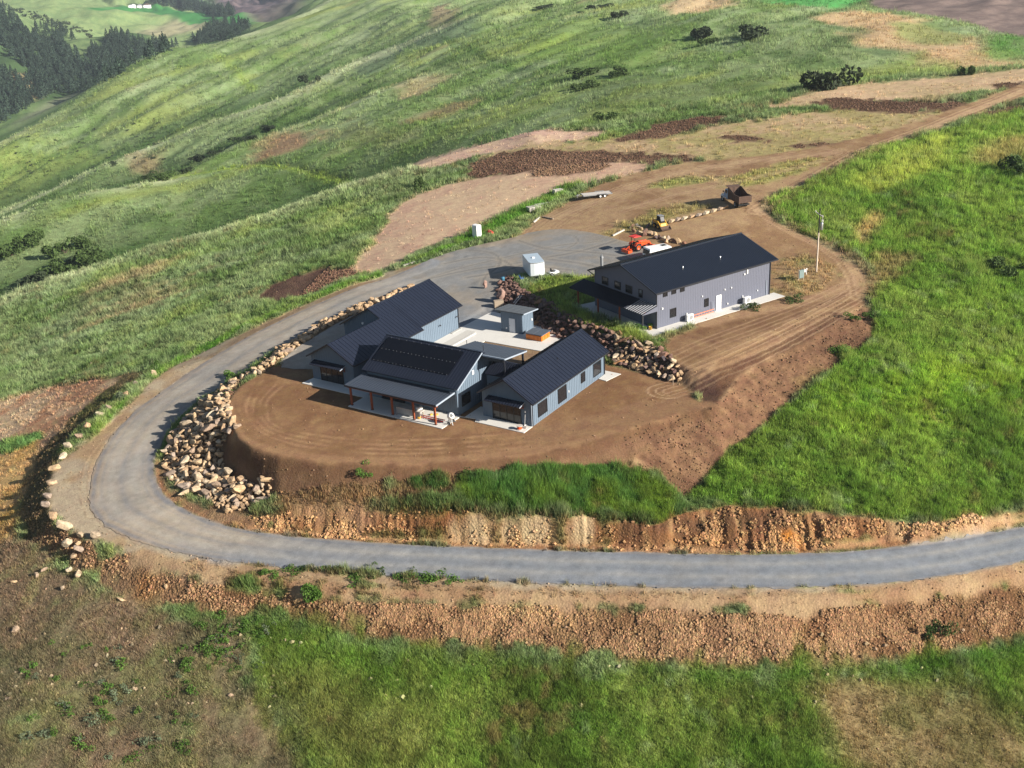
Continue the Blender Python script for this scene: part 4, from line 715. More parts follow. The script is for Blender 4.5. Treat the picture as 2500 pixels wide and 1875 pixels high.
# connector between main block and east wing
Rf = MB(); roof_plane(Rf, (-8.82,3.9,3.50), (-4.9,3.9,3.50), (-4.9,6.07,4.49), (-8.82,6.07,4.49), sp=.3); roof_plane(Rf, (-8.82,8.25,3.50), (-4.9,8.25,3.50), (-4.9,6.08,4.49), (-8.82,6.08,4.49), sp=.4); Rf.build('roof', M['roof'], house)
W = MB(); W.prism([(4.3,-.3),(7.9,-.3),(7.9,3.45),(6.1,4.3),(4.3,3.45)], -8.9, -6.6, plane='yz'); W.build('wall', M['siding'], house); window(house,'x',4.3,-8.5,-7.0,.15,2.1,-1,1,'glass_door')
# concrete round the house
def lpoly(frame, pts): 
    ox, oy, an = frame; c_, s_ = math.cos(an), math.sin(an); return [(ox+x*c_-y*s_, oy+x*s_+y*c_) for x, y in pts]
HF = (HX, HY, HA-math.pi/2)
def slab(name, frame, pts, z1, th, m, label=None, cat=None, kind='structure', z0=None):
    P_ = lpoly(frame, pts); b = MB(); b.prism(P_, z1-th, z1, plane='xy'); o = b.build(name, m)
    if kind: o['kind'] = kind
    return tag(o, label, cat)
slab('patio', HF, [(.05,-1.85),(.05,.0),(-6.66,.0),(-6.66,2.0),(-8.4,2.0),(-8.4,-1.34),(-8.9,-1.34),(-8.9,-1.45),(-6.9,-1.1),(-6.6,-1.85)], .06, .5, M['conc'])
slab('porch_floor', HF, [(-8.92,-5.15),(-8.92,-1.35),(-22.9,-1.35),(-22.9,-5.1)], .075, .5, M['conc'])
slab('patio', HF, [(-22.93,-2.1),(-22.93,.5),(-25.8,.5),(-25.8,-.15),(-32.9,-.15),(-33.1,-2.1)], .06, .5, M['conc'])
slab('patio', HF, [(.1,15.6),(1.3,15.4),(1.9,18.2),(-6,18.6),(-6.0,17.35),(.1,17.35)], .05, .4, M['conc'])
slab('courtyard', HF, [(-26.38,14.2),(-26.38,23.3),(-26.1,31.2),(-24.4,31.0),(-21.5,29.2),(-15.6,28.6),(-10.9,25.6),(-11.15,20.6),(-20.2,20.5),(-20.2,9.1),(-25.8,9.1)], .06, .4, M['conc'])
slab('gravel_bed', HF, [(-23.35,10),(-23.35,23.05),(-24.9,23.05),(-24.9,10)], .075, .1, M['gravel_pale'])
cb = slab('kerb', HF, [(-22.95,10),(-22.95,22.4),(-23.3,22.4),(-23.3,10)], .17, .2, M['conc'])
slab('kerb', HF, [(-26.3,20.9),(-25.9,20.9),(-25.9,23.2),(-26.3,23.2)], .14, .1, M['conc2'])
slab('terrace_floor', HF, [(-20.15,9.05),(-20.15,13.2),(-6.3,13.2),(-6.3,9.05)], .05, .3, M['conc'])
# ------------------------------------------------------------------ pool house
ph = empty('pool_house', (HX, HY, 0), HF[2], 'small flat roofed grey outbuilding with one white door, beside the hot tub', 'shed')
W = MB(); W.prism([(25.0,-.1),(27.8,-.1),(27.8,2.72),(25.0,3.02)], -20.4, -16.85, plane='yz'); wall_batten(W,'x',25.0,-20.4,-16.85,.1,lambda p:3.0,-1); wall_batten(W,'y',-16.85,25.0,27.8,.1,lambda p:2.7,1); W.build('wall', M['siding'], ph)
Rf = MB(); roof_plane(Rf, (-21.1,28.3,2.86),(-16.3,28.3,2.86),(-16.3,24.5,3.24),(-21.1,24.5,3.24), sp=.9, rib=.02); Rf.build('roof', mat('shed_roof', (.09,.10,.11), .6), ph)
MB().bar((-16.27,24.5,3.17),(-16.27,28.3,2.79),.05,.16).build('fascia', M['ltrim'], ph)
d_ = MB(); d_.box(-19.0,-18.05,24.93,24.99,.08,2.12); do = d_.build('door', mat('door_white',(.6,.63,.68),.5), ph); MB().box(-18.95,-18.88,24.88,24.93,1.0,1.1).build('handle', M['grey'], do)
MB().cyl((-19.45,24.86,.62),(-19.45,24.99,.62),.09).build('wall_light', M['white'], ph); MB().box(-16.84,-16.76,27.3,27.5,1.3,1.6).build('meter_box', M['white'], ph)
# hot tub
tb = empty('hot_tub', (HX, HY, .06), HF[2], 'square hot tub with orange wooden sides and folded grey cover, on the pale courtyard', 'hot tub')
b = MB(); b.box(-15.5,-12.95,23.6,25.8,0,.78); b.build('cabinet', M['tubwood'], tb, bev=.06)
p = MB()
for k in range(4): p.box(-15.42+k*.64,-15.42+k*.64+.55,23.56,23.595,.1,.68)
for k in range(3): p.box(-12.945,-12.91,23.7+k*.7,23.7+k*.7+.6,.1,.68)
p.build('side_panel', M['tubwood'], tb)
c_ = MB(); c_.box(-15.6,-14.26,23.5,25.9,.80,.93); c_.box(-14.22,-12.85,23.5,25.9,.80,.93); c_.build('cover', M['vinyl'], tb, bev=.03)
# ------------------------------------------------------------------ the workshop
SK = 1.0346; SX, SY, SA, SZ = 18.893*SK, 134.236*SK, R(33.36), 1.90
SF = (SX, SY, SA-math.pi/2)
shop = empty('workshop', (SX, SY, SZ), SF[2], 'long grey ribbed steel workshop with near black metal roof, above the boulder wall', 'workshop')
sW, sL, sh, so = 12.574, 20.609, 5.107, .692; shop.scale = (SK,)*3; ss_ = 2.246/(sW/2+so); szr = sh+2.246; zte = sh+ss_*so-.15
def rib_wall(mb, ax, c, a0, a1, z0, ztop, out): wall_batten(mb, ax, c, a0, a1, z0, ztop, out, sp=.305, w=.07, t=.014)
W = MB(); W.prism([(-sW,-.05),(0,-.05),(0,zte),(-sW/2,zte+ss_*sW/2),(-sW,zte)], 0, sL)
rib_wall(W,'y',0,0,sL,.05,lambda p:zte-.02,1); rib_wall(W,'x',0,-sW,0,.05,lambda p:zte+ss_*(sW/2-abs(p+sW/2))-.03,-1); W.build('wall', M['shop_steel'], shop)
Rf = MB()
for s_ in (1,-1):
    xe = -sW/2+s_*(sW/2+so); roof_plane(Rf,(xe,-so,sh),(xe,sL+so,sh),(-sW/2,sL+so,szr),(-sW/2,-so,szr),sp=.305,rib=.04,ribw=.06)
Rf.box(-sW/2-.15,-sW/2+.15,-so,sL+so,szr-.04,szr+.06); sro = Rf.build('roof', mat('workshop_roof', (.012,.017,.030), .42, var=.15, scale=.4, spec=.5), shop)
T_ = MB(); T_.box(so,so+.12,-so,sL+so,sh-.17,sh-.02); T_.box(.03,.13,-.03,.07,0,zte); T_.box(.03,.13,sL-.12,sL-.02,0,zte); T_.bar((so,-so-.02,sh-.08),(-sW/2,-so-.02,szr-.08),.05,.17); T_.bar((-sW-so,-so-.02,sh-.08),(-sW/2,-so-.02,szr-.08),.05,.17)
T_.bar((-sW-so+.1,-so+.1,sh-.15),(-sW-.05,-.1,sh-.7),.1); T_.build('trim', M['trim'], shop)
for x, y in ((-2.28,6.6),(-2.23,13.3)):
    zz = sh+(so-x)*ss_; v_ = MB(); v_.cyl((x,y,zz),(x,y,zz+.5),.05); v_.cyl((x,y,zz+.3),(x,y,zz+.42),.1,.05); v_.build('vent_pipe', M['alu'], sro)
v_ = MB(); zz = sh+.4; v_.cyl((-12.6,1.3,5.2),(-12.6,1.3,6.5),.2); v_.cyl((-12.6,1.3,6.5),(-12.6,1.3,6.75),.26,.22); v_.cyl((-12.6,1.3,6.75),(-12.6,1.3,7.0),.1); v_.build('flue', M['grey'], sro)
for a0,a1,z0,z1 in ((1.23,1.78,4.12,4.6),(2.65,3.25,4.15,4.65),(4.13,4.72,4.12,4.65),(2.42,3.32,1.02,2.08),(8.43,9.03,1.08,2.07)): window(shop,'y',0,a0,a1,z0,z1,1,hbar=z0<2)
for a0,a1 in ((-10.85,-9.72),(-8.18,-7.08),(-5.9,-4.79),(-3.3,-2.69)): window(shop,'x',0,a0,a1,3.62,4.55,-1,hbar=True)
d_ = MB(); d_.box(.035,.09,10.48,11.38,.05,2.1); do = d_.build('door', M['white'], shop); MB().box(.09,.14,11.22,11.28,1.0,1.1).build('handle', M['grey'], do)
for y,z,w_,h_ in ((16.1,4.25,.2,.55),(15.6,4.0,.2,.2),(.97,2.56,.22,.22),(7.92,2.63,.16,.16),(12.02,2.65,.16,.16),(13.2,2.64,.16,.16),(18.17,1.14,.14,.14),(12.59,.54,.14,.2),(5.22,.81,.12,.3),(15.38,.9,.12,.3)): MB().box(.035,.14,y-w_/2,y+w_/2,z-h_/2,z+h_/2).build('wall_fitting', M['white'], shop)
MB().box(.035,.1,19.86,19.93,.1,2.2).build('conduit', M['ltrim'], shop)
Rf = MB(); roof_plane(Rf,(-15.0,-2.6,2.62),(-3.1,-2.6,2.62),(-3.1,-.01,3.27),(-15.0,-.01,3.27),sp=.305,rib=.08,ribw=.07,t=.1); pr = Rf.build('porch_roof', M['roof'], shop)
for k in range(8): MB().bar((-2.9+k*.42,-2.6,2.63),(-2.9+k*.42,-.02,3.27),.11,.09).build('sunlit_rib_slat', M['sunrib'], pr)  # pale bars added where sun catches the roof ribs; light is in the colour
for y_ in (-2.45,-1.3,-.15): MB().box(-3.5,.3,y_-.05,y_+.05,2.50+(y_+2.6)*.25,2.58+(y_+2.6)*.25).build('purlin', M['trim'], pr)
MB().prism([(-2.6,2.5),(-.05,2.5),(-.05,3.2),(-2.6,2.56)],.28,.33,plane='yz').build('end_panel', M['shop_steel'], pr)
MB().box(-14.9,.25,-1.95,-1.75,2.45,2.65).build('beam', M['cedar'], pr)
for x in (-.58,-5.17,-9.67,-14.02): MB().box(x-.09,x+.09,-1.88,-1.70,0,2.5).build('post', M['cedar'] if x < -1 else M['trim'], shop)
slab('workshop_slab', SF, [(x*SK, y*SK) for x, y in [(1.75,-1.95),(2.05,21.6),(-.1,21.6),(-.1,20.7),(-12.6,20.7),(-13.9,.5),(-14.3,-2.1)]], SZ+.02, .3, M['conc'])
# ------------------------------------------------------------------ grass, stones, boulders
def pix(P_):
    d = P_-C; z = d@fw; return (1250+F*(d@rt)/z)/K, (937.5-F*(d@up)/z)/K
PX, PY = pix(np.stack([GX, GY, Z], -1))
vis = (PX > -170) & (PX < 2380) & (PY > -60) & (PY < 1800)
def scatter(wgt, n, margin=True):
    w_ = (wgt[:-1, :-1]*vis[:-1, :-1]).ravel(); 
    cs = np.cumsum(w_); k = np.searchsorted(cs, rng.random(n)*cs[-1]); j, i = np.divmod(k, NU-1)
    a, b = rng.random(n), rng.random(n)
    u = gu[i]+(gu[1]-gu[0])*a; v = gv[j]*(1-b)+gv[np.minimum(j+1, NV-1)]*b; y = np.exp(v); x = u*y
    return x, y, sample(Z, x, y), j, i
def blades(name, wgt, n, nb, h, wd, lean=.35, bright=1.0, label='', hj=.35):
    x, y, z, j, i = scatter(wgt, n); sc_ = np.clip(y/125, .75, 6)**.85
    base = COL[j, i]*bright*1.25*(.5+1.0*rng.random((n, 1))**1.3)*(1+(rng.random((n, 3))-.5)*.16)
    hh = h*sc_*(1-hj+2*hj*rng.random(n))*np.clip(1+.55*fbm(x/1.1, y/1.3, 105, 3)+.3*fbm(x/4, y/5, 106, 2), .35, 1.9)*(.35+.65*GRS[j, i]); ww = wd*sc_
    vs = np.zeros((n, nb, 3, 3)); cs = np.zeros((n, nb, 3, 3))
    for b in range(nb):
        an = rng.random(n)*6.283; r = .17*sc_*rng.random(n)*2; bx = x+np.cos(an)*r; by = y+np.sin(an)*r; fa = rng.random(n)*6.283
        la = rng.random(n)*6.283; hb = hh*(.6+.6*rng.random(n)); le = lean*hb
        vs[:, b, 0] = np.stack([bx-np.cos(fa)*ww, by-np.sin(fa)*ww, z-.05], 1); vs[:, b, 1] = np.stack([bx+np.cos(fa)*ww, by+np.sin(fa)*ww, z-.05], 1)
        vs[:, b, 2] = np.stack([bx+np.cos(la)*le, by+np.sin(la)*le, z+hb], 1)
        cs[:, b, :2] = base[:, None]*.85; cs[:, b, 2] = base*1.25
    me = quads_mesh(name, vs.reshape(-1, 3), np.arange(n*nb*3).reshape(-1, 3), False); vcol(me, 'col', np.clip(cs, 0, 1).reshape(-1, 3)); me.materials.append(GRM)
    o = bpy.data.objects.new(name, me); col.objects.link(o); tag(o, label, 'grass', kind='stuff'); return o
GRM = bpy.data.materials.new('grass_blade'); GRM.use_nodes = True; t = GRM.node_tree; n_ = t.nodes; l_ = t.links; b_ = n_['Principled BSDF']
va = n_.new('ShaderNodeVertexColor'); va.layer_name = 'col'; l_.new(va.outputs[0], b_.inputs['Base Color']); b_.inputs['Roughness'].default_value = .8; b_.inputs['Specular IOR Level'].default_value = .15
tr = n_.new('ShaderNodeBsdfTranslucent'); l_.new(va.outputs[0], tr.inputs[0]); mx = n_.new('ShaderNodeMixShader'); mx.inputs[0].default_value = .38
l_.new(b_.outputs[0], mx.inputs[1]); l_.new(tr.outputs[0], mx.inputs[2]); l_.new(mx.outputs[0], n_['Material Output'].inputs[0])
slopeok = np.clip(GRS, 0, 1)**1.3
near_ = (GY < 300)
clump = np.clip(.8+fbm(X/.9, Y/1.1, 51, 3)*.7, .25, 1.4)
fore = near_ & (Z < -6.5) & (PY > 1150); 
right = near_ & (X > 14) & (Y < 240) & (Z > -6.6)
blades('meadow_grass', slopeok*clump*fore*np.clip((GY-62)/10,0,1), 120000, 6, .40, .032, .45, 1.1, label='rough green and dry meadow grass below the stony bank in the foreground')
blades('tall_grass', slopeok*clump*right, 115000, 6, .60, .036, .38, 1.08, label='lush tall green grass on the slope right of the buildings')
bench = near_ & (X > -34) & (X <= 17) & (Y < 116) & (Z > -6.6) & (Z < .2)
blades('bank_grass', slopeok*clump*bench, 26000, 7, .95, .04, .3, .98, label='dense tall green grass along the shelf above the cut bank')
rest = near_ & ~fore & ~right & ~bench
sg = strk(16, 2.6, .33, 73); clump = clump*np.clip(.75+.9*sg, .2, 1.5)
blades('hillside_grass', slopeok*clump*rest, 150000, 5, .46, .034, .45, 1.08, label='pale windswept grass covering the hillside left of the driveway')
blades('distant_grass', slopeok*(GY >= 290)*(GY < 1000)*np.clip(.5+fbm(X/6, Y/9, 52, 3), .05, 1.2), 90000, 4, .36, .035, .4, 1.0, label='pale green grass on the rolling ridges beyond the brow')

STM = bpy.data.materials.new('rubble_stone'); STM.use_nodes = True; b_ = STM.node_tree.nodes['Principled BSDF']; va = STM.node_tree.nodes.new('ShaderNodeVertexColor'); va.layer_name = 'col'
STM.node_tree.links.new(va.outputs[0], b_.inputs['Base Color']); b_.inputs['Roughness'].default_value = .9; b_.inputs['Specular IOR Level'].default_value = .15
oct_v = np.array([(1,0,0),(-1,0,0),(0,1,0),(0,-1,0),(0,0,1),(0,0,-.6),(.6,.6,.35),(-.6,.55,.4),(-.55,-.6,.35),(.6,-.55,.4)])
oct_f = np.array([(4,9,6),(4,6,7),(4,7,8),(4,8,9),(0,6,9),(2,7,6),(1,8,7),(3,9,8),(5,0,9),(5,6,0),(5,2,6),(5,7,2),(5,1,7),(5,8,1),(5,3,8),(5,9,3)])
def stones(name, wgt, n, smin, smax, tint, label, cat='stones', pw=3.2, keep=.5):
    x, y, z, j, i = scatter(wgt, n); s = smin+(smax-smin)*rng.random(n)**pw
    v = oct_v[None]*(1+(rng.random((n, 10, 3))-.5)*.5)*s[:, None, None]*(.7+.6*rng.random((n, 1, 3)))
    a = rng.random(n)*6.283; c_, s_ = np.cos(a)[:, None], np.sin(a)[:, None]; tl = (rng.random(n)-.5)[:, None]*1.2
    vx = v[..., 0]*c_-v[..., 1]*s_; vy = v[..., 0]*s_+v[..., 1]*c_; vz = v[..., 2]+vx*tl*.5
    P_ = np.stack([vx+x[:, None], vy+y[:, None], vz+(z+s*.15)[:, None]], -1)
    cc = (COL[j, i]*keep+A(*tint)*(1-keep))*(.6+.8*rng.random((n, 1)))*(1+(rng.random((n, 3))-.5)*.15)
    me = quads_mesh(name, P_.reshape(-1, 3), (oct_f[None]+10*np.arange(n)[:, None, None]).reshape(-1, 3), False)
    vcol(me, 'col', np.clip(np.repeat(cc, 10, 0), 0, 1)); me.materials.append(STM); o = bpy.data.objects.new(name, me); col.objects.link(o); return tag(o, label, cat, kind='stuff')
rub = np.clip(ROK-.5, 0, 1)*2*near_*(~inside); bankw = ss(1-np.abs(ROK-.42)*6)*(Z > -6.3)*(Z < -2)*near_*(~inside)*(X > -30)
stones('rubble', rub*np.clip(.25+fbm(X/2.2, Y/2.2, 61, 3)*1.5, .02, 1.8)*np.clip((1290-PY)/-60+.15, .12, 1)*(Z < -5.7), 88000, .03, .18, (160,128,96), 'loose tan broken rock covering the fill slope below the driveway')
stones('bank_rubble', bankw*np.clip(.1+fbm(X/1.5, Y/1.5, 62, 3), .02, 1)*np.clip(-4.6-Z, .06, 1), 9000, .05, .24, (190,150,105), 'small orange and tan stones on the cut bank above the driveway')
stones('dug_soil_clods', np.clip(ROK-.35, 0, 1)*near_*(~inside)*(Z >= -2), 20000, .06, .24, (112,86,68), 'dark clods and stones in the strips of dug up soil')
dirtw = (1-GRS)*(1-np.clip(ROK*1.5, 0, 1))*near_*(~inside)
stones('fill_stones', fm_*near_*np.clip(.6+n1*.5, .05, 1), 2400, .03, .16, (140,110,84), 'clods and small stones rolled down the brown fill slope', pw=3)
stones('toe_stones', near_*(np.abs(PY-1440) < 90)*(PY > 1330)*(~inside)*np.clip(fbm(X/2, Y/2, 63, 3)+.25, 0, 1), 420, .07, .26, (176,156,130), 'pale stones that rolled into the meadow below the rubble')
stones('scattered_stones', dirtw*np.where((X > -34) & (X < 40) & (Z > -.5), .25, 1)+.03*near_*(~inside)*(PY > 1000), 8000, .03, .13, (150,125,100), 'small stones scattered over the bare dirt and verges', pw=4)
# boulders
def rock_mesh(seed, ax):
    rg = np.random.default_rng(seed); bm = bmesh.new(); bmesh.ops.create_icosphere(bm, subdivisions=3, radius=1)
    V_ = np.array([v.co[:] for v in bm.verts])
    for k in range(17):
        n = rg.normal(size=3); n /= np.linalg.norm(n); d = .46+.30*rg.random(); t = V_@n-d; V_ = np.where((t > 0)[:, None], V_-np.outer(t*.97, n), V_)
    V_ += rg.normal(size=V_.shape)*.012; V_ *= np.array(ax)
    for v, c in zip(bm.verts, V_): v.co = c
    me = bpy.data.meshes.new('boulder'); bm.to_mesh(me); bm.free(); me.materials.append(BM_); return me
BM_ = bpy.data.materials.new('boulder_stone'); BM_.use_nodes = True; t = BM_.node_tree; n_ = t.nodes; l_ = t.links; b_ = n_['Principled BSDF']; b_.inputs['Roughness'].default_value = .9; b_.inputs['Specular IOR Level'].default_value = .15
oi = n_.new('ShaderNodeObjectInfo'); cr = n_.new('ShaderNodeValToRGB'); l_.new(oi.outputs['Random'], cr.inputs[0]); e = cr.color_ramp.elements; e[0].color = (*A(204,180,150), 1); e[1].color = (*A(182,165,150), 1)
for p_, c_ in ((.25, (206,176,138)), (.45, (182,152,122)), (.6, (214,196,168)), (.8, (160,136,116))): q_ = e.new(p_); q_.color = (*A(*c_), 1)
tc = n_.new('ShaderNodeTexCoord'); no = n_.new('ShaderNodeTexNoise'); no.inputs['Scale'].default_value = 2.5; no.inputs['Detail'].default_value = 6; l_.new(tc.outputs['Object'], no.inputs['Vector'])
mp = n_.new('ShaderNodeMapRange'); l_.new(no.outputs['Fac'], mp.inputs[0]); mp.inputs[1].default_value = .3; mp.inputs[2].default_value = .7; mp.inputs[3].default_value = .58; mp.inputs[4].default_value = 1.12
hs = n_.new('ShaderNodeHueSaturation'); l_.new(cr.outputs[0], hs.inputs['Color']); l_.new(mp.outputs[0], hs.inputs['Value']); l_.new(hs.outputs[0], b_.inputs['Base Color'])
bp = n_.new('ShaderNodeBump'); bp.inputs['Strength'].default_value = .5; bp.inputs['Distance'].default_value = .1; l_.new(no.outputs['Fac'], bp.inputs['Height']); l_.new(bp.outputs[0], b_.inputs['Normal'])
BDM = BM_.copy(); BDM.name = 'dark_shaded_stone'; e2 = BDM.node_tree.nodes[cr.name].color_ramp.elements  # darker copy of boulder stone: brown rocks, and shade on the retaining wall
for q_, c_ in zip(e2, ((120,104,98),(150,110,88),(98,88,90),(132,112,104),(170,128,92),(108,98,98))): q_.color = (*A(*c_), 1)
RK = [rock_mesh(k, ax) for k, ax in enumerate([(1,1,.8),(1.25,.9,.75),(1,.85,.9),(1.5,.8,.7),(.95,1.1,.85),(1.15,1,.7),(2.0,.75,.6),(1,.8,1.1),(1.1,1,1),(1.35,1,.6)])]
RKD = []
for r_ in RK: q_ = r_.copy(); q_.materials.clear(); q_.materials.append(BDM); RKD.append(q_)
from mathutils import Euler
BL = []                                                  # x,y,z,r,mesh,kind
def inpoly(P_, x, y):
    c = False; n = len(P_)
    for k in range(n):
        (ax, ay), (bx, by) = P_[k], P_[(k+1) % n]
        if (ay > y) != (by > y) and x < (bx-ax)*(y-ay)/(by-ay)+ax: c = not c
    return c
def pile(poly, n, r0, r1, kind, dark=0., sep=.8, lift=.25, pw=1.5):
    P_ = wp(poly); x0, y0 = P_.min(0); x1, y1 = P_.max(0); got = []
    for _ in range(n*60):
        if len(got) >= n: break
        x = random.uniform(x0, x1); y = random.uniform(y0, y1)
        if not inpoly(P_, x, y): continue
        r = r0+(r1-r0)*random.random()**pw
        if any((x-a)**2+(y-b)**2 < (sep*(r+c))**2 for a, b, c in got): continue
        got.append((x, y, r)); BL.append((x, y, gz(x, y)+r*lift, r, kind, dark if not callable(dark) else dark(x, y)))
    return len(got)
NOSE = [(549,805),(496,832),(442,867),(402,903),(376,938),(358,973),(354,1008),(371,1040),(402,1062),(442,1075),(470,1096),(496,1110),(522,1106),(540,1092),(566,1084),(588,1064),(588,1044),(566,1031),(531,1044),(496,1031),(478,1000),(473,969),(496,938),(513,925),(500,911),(496,876),(491,850),(522,823),(566,800)]
k1 = pile(NOSE, 620, .30, .80, 'nose', sep=.5, lift=.4, pw=2)
pile([(500,845),(450,875),(410,910),(380,950),(372,1000),(395,1035),(440,1050),(480,1070),(520,1085),(560,1065),(520,1050),(470,1010),(460,970),(490,930),(480,890)], 80, .45, .8, 'nose', sep=.95, lift=1.25)
k2 = pile([(548,812),(560,793),(610,753),(650,728),(700,695),(760,668),(820,645),(885,620),(890,628),(850,646),(780,674),(705,710),(655,742),(610,775),(570,806)], 150, .34, .66, 'row', sep=.52, lift=.5, pw=1)
SW_ = [(1078,612),(1100,600),(1130,628),(1180,656),(1230,684),(1290,708),(1345,728),(1400,744),(1440,765),(1470,790),(1475,815),(1460,826),(1400,808),(1330,787),(1255,752),(1200,728),(1150,696),(1100,672),(1076,655)]
xs_ = wp([(1310,740)])[0][0]
k3 = pile(SW_, 380, .34, .64, 'wall', dark=lambda x, y: 1 if x < xs_+1 or random.random() < .35 else 0, sep=.5, lift=.5, pw=1)  # dark stone paints in the shade over the wall's left part
G_ = [(246,1011,.75),(216,1039,.85),(193,1064,.7),(166,1088,.9),(152,1115,.85),(136,1143,.95),(130,1178,.9),(118,1210,.75),(112,1234,1.0),(133,1263,1.0),(162,1284,1.0),(196,1304,.7),(233,1308,.85),(168,1327,.9),(190,1326,.6),(197,1340,.7),(182,1356,.65),(170,1391,.7),(194,1399,.65),(108,1389,.5),(91,1401,.5),(36,1417,.4),(153,1433,.5),(405,1429,.42),(297,1461,.4),(376,912,.85),(334,936,.7),(307,961,.75),(266,993,.7),(223,887,.6),(219,904,.4),(40,1536,.65)]
GL = {'verge': 'boulder in the spaced row along the outer verge of the driveway bend', 'loose': 'pale boulder lying loose on the dry slope below the driveway bend', 'far': 'boulder at the grassy outer edge of the driveway above the bend'}
for k, (px, py, r) in enumerate(G_):
    p = hit(px/K, (py+6)/K); kind = 'verge' if k < 13 else 'far' if 25 <= k < 31 else 'loose'
    BL.append((p.x, p.y, p.z+r*.4, r*.80, 'G'+kind+str(k), 0))
lab = {'nose': ('tan boulder in the big heap at the rounded end of the house pad', 'boulders heaped at the rounded end of the house pad'),
       'row': ('tan boulder in the low wall between the house pad and the driveway', 'boulders of the low wall beside the driveway'),
       'wall': ('rough boulder in the retaining wall between courtyard and workshop lawn', 'boulders of the retaining wall below the workshop')}
order = sorted(range(len(BL)), key=lambda k: -(BL[k][3]/BL[k][1]) - (10 if BL[k][4][0] == 'G' else 0))
ind = set(order[:300]); restv, restf = [], []
ordn = ['first','second','third','fourth','fifth','sixth','seventh','eighth','ninth','tenth','eleventh','twelfth','thirteenth']
low = {}
for k in range(len(BL)):
    x, y, z, r, kind, dk = BL[k]; vi = random.randrange(len(RK)); meh = (RKD if dk else RK)[vi]
    rot = (random.uniform(-.5, .5), random.uniform(-.5, .5), random.uniform(0, 6.28)); sc3 = (r*random.uniform(.85, 1.15), r*random.uniform(.85, 1.15), r*random.uniform(.85, 1.1))
    if k in ind:
        o = bpy.data.objects.new('boulder', meh); col.objects.link(o); o.location = (x, y, z); o.rotation_euler = rot; o.scale = sc3
        if kind[0] == 'G':
            kk = int(''.join(c for c in kind if c.isdigit()))
            if 'verge' in kind: tag(o, ordn[kk]+' tan boulder from the top in the spaced row round the bend', 'boulder', 'boulders spaced round the outer verge of the bend')
            elif 'far' in kind: tag(o, ['topmost','second','third','fourth','small grass bound','tiny grass bound'][kk-25]+' pale boulder at the grassy outer edge above the bend', 'boulder', 'boulders on the grassy outer edge')
            else:
                tag(o, {13:'large orange tan boulder tipped over the edge just below the bend',14:'rear boulder of the cluster of three just below the bend',15:'front boulder of the cluster of three just below the bend',16:'flat tan boulder lowest in the cluster under the bend',17:'upright tan boulder, left of a pair on dry grass',18:'angular tan boulder, right of a pair on dry grass',19:'upper of two small boulders left of the pair',20:'lower of two small boulders left of the pair',21:'small grey boulder near the left edge on dry grass',22:'lone small tan boulder below the pair on dry grass',23:'small pale boulder alone beside the grey gravel spill',24:'small boulder alone on the orange rubble streak',31:'round pale boulder alone in dry grass near the left edge'}[kk], 'boulder', 'boulders loose below the bend')
        else: tag(o, lab[kind][0], 'boulder', lab[kind][1])
    else:
        low.setdefault(dk, []).append((x, y, z, rot, sc3, vi))
vv, ff, off = [], [], 0; ms_ = []
for dk, L_ in low.items():
    for x, y, z, rot, sc3, vi in L_:
        src = RK[vi]; co_ = np.zeros(len(src.vertices)*3); src.vertices.foreach_get('co', co_); co_ = co_.reshape(-1, 3)*np.array(sc3)
        Rm = np.array(Euler(rot).to_matrix()); co_ = co_@Rm.T+np.array([x, y, z]); f_ = np.zeros(len(src.polygons)*3, int); src.polygons.foreach_get('vertices', f_)
        vv.append(co_); ff.append(f_.reshape(-1, 3)+off); off += len(co_); ms_ += [1 if dk else 0]*len(src.polygons)
if vv:
    me = quads_mesh('boulders', np.concatenate(vv), np.concatenate(ff), False); me.materials.append(BM_); me.materials.append(BDM); me.polygons.foreach_set('material_index', np.array(ms_, np.int32))
    o = bpy.data.objects.new('boulders', me); col.objects.link(o); tag(o, 'smaller boulders filling the retaining walls around the house pad', 'boulders', kind='stuff')
print('boulders', len(BL), k1, k2, k3)
# ------------------------------------------------------------------ trees and shrubs
def leafmat(name, c, tr=.25):
    m = bpy.data.materials.new(name); m.use_nodes = True; t = m.node_tree; n = t.nodes; l = t.links; b = n['Principled BSDF']; b.inputs['Roughness'].default_value = .75; b.inputs['Specular IOR Level'].default_value = .2
    oi = n.new('ShaderNodeObjectInfo'); ge = n.new('ShaderNodeNewGeometry'); ad = n.new('ShaderNodeMath'); ad.operation = 'ADD'
    l.new(oi.outputs['Random'], ad.inputs[0]); l.new(ge.outputs['Random Per Island'], ad.inputs[1]); mr = n.new('ShaderNodeMapRange'); mr.inputs[2].default_value = 2; mr.inputs[3].default_value = .55; mr.inputs[4].default_value = 1.5; l.new(ad.outputs[0], mr.inputs[0])
    hs = n.new('ShaderNodeHueSaturation'); hs.inputs['Color'].default_value = (*c, 1); l.new(mr.outputs[0], hs.inputs['Value']); l.new(hs.outputs[0], b.inputs['Base Color'])
    tb = n.new('ShaderNodeBsdfTranslucent'); l.new(hs.outputs[0], tb.inputs[0]); mx = n.new('ShaderNodeMixShader'); mx.inputs[0].default_value = tr; l.new(b.outputs[0], mx.inputs[1]); l.new(tb.outputs[0], mx.inputs[2]); l.new(mx.outputs[0], n['Material Output'].inputs[0]); return m
LF = {'pine': leafmat('pine_needles', (.045, .075, .05), .15), 'bush': leafmat('shrub_leaves', (.065, .105, .03)), 'dark': leafmat('dark_shrub_leaves', (.042, .06, .03), .2), 'bright': leafmat('bright_weed_leaves', (.10, .19, .035), .35), 'sage': leafmat('sage_leaves', (.16, .20, .12), .3)}
M['bark'] = mat('bark', (.10, .07, .05), .95, var=.3, scale=6)
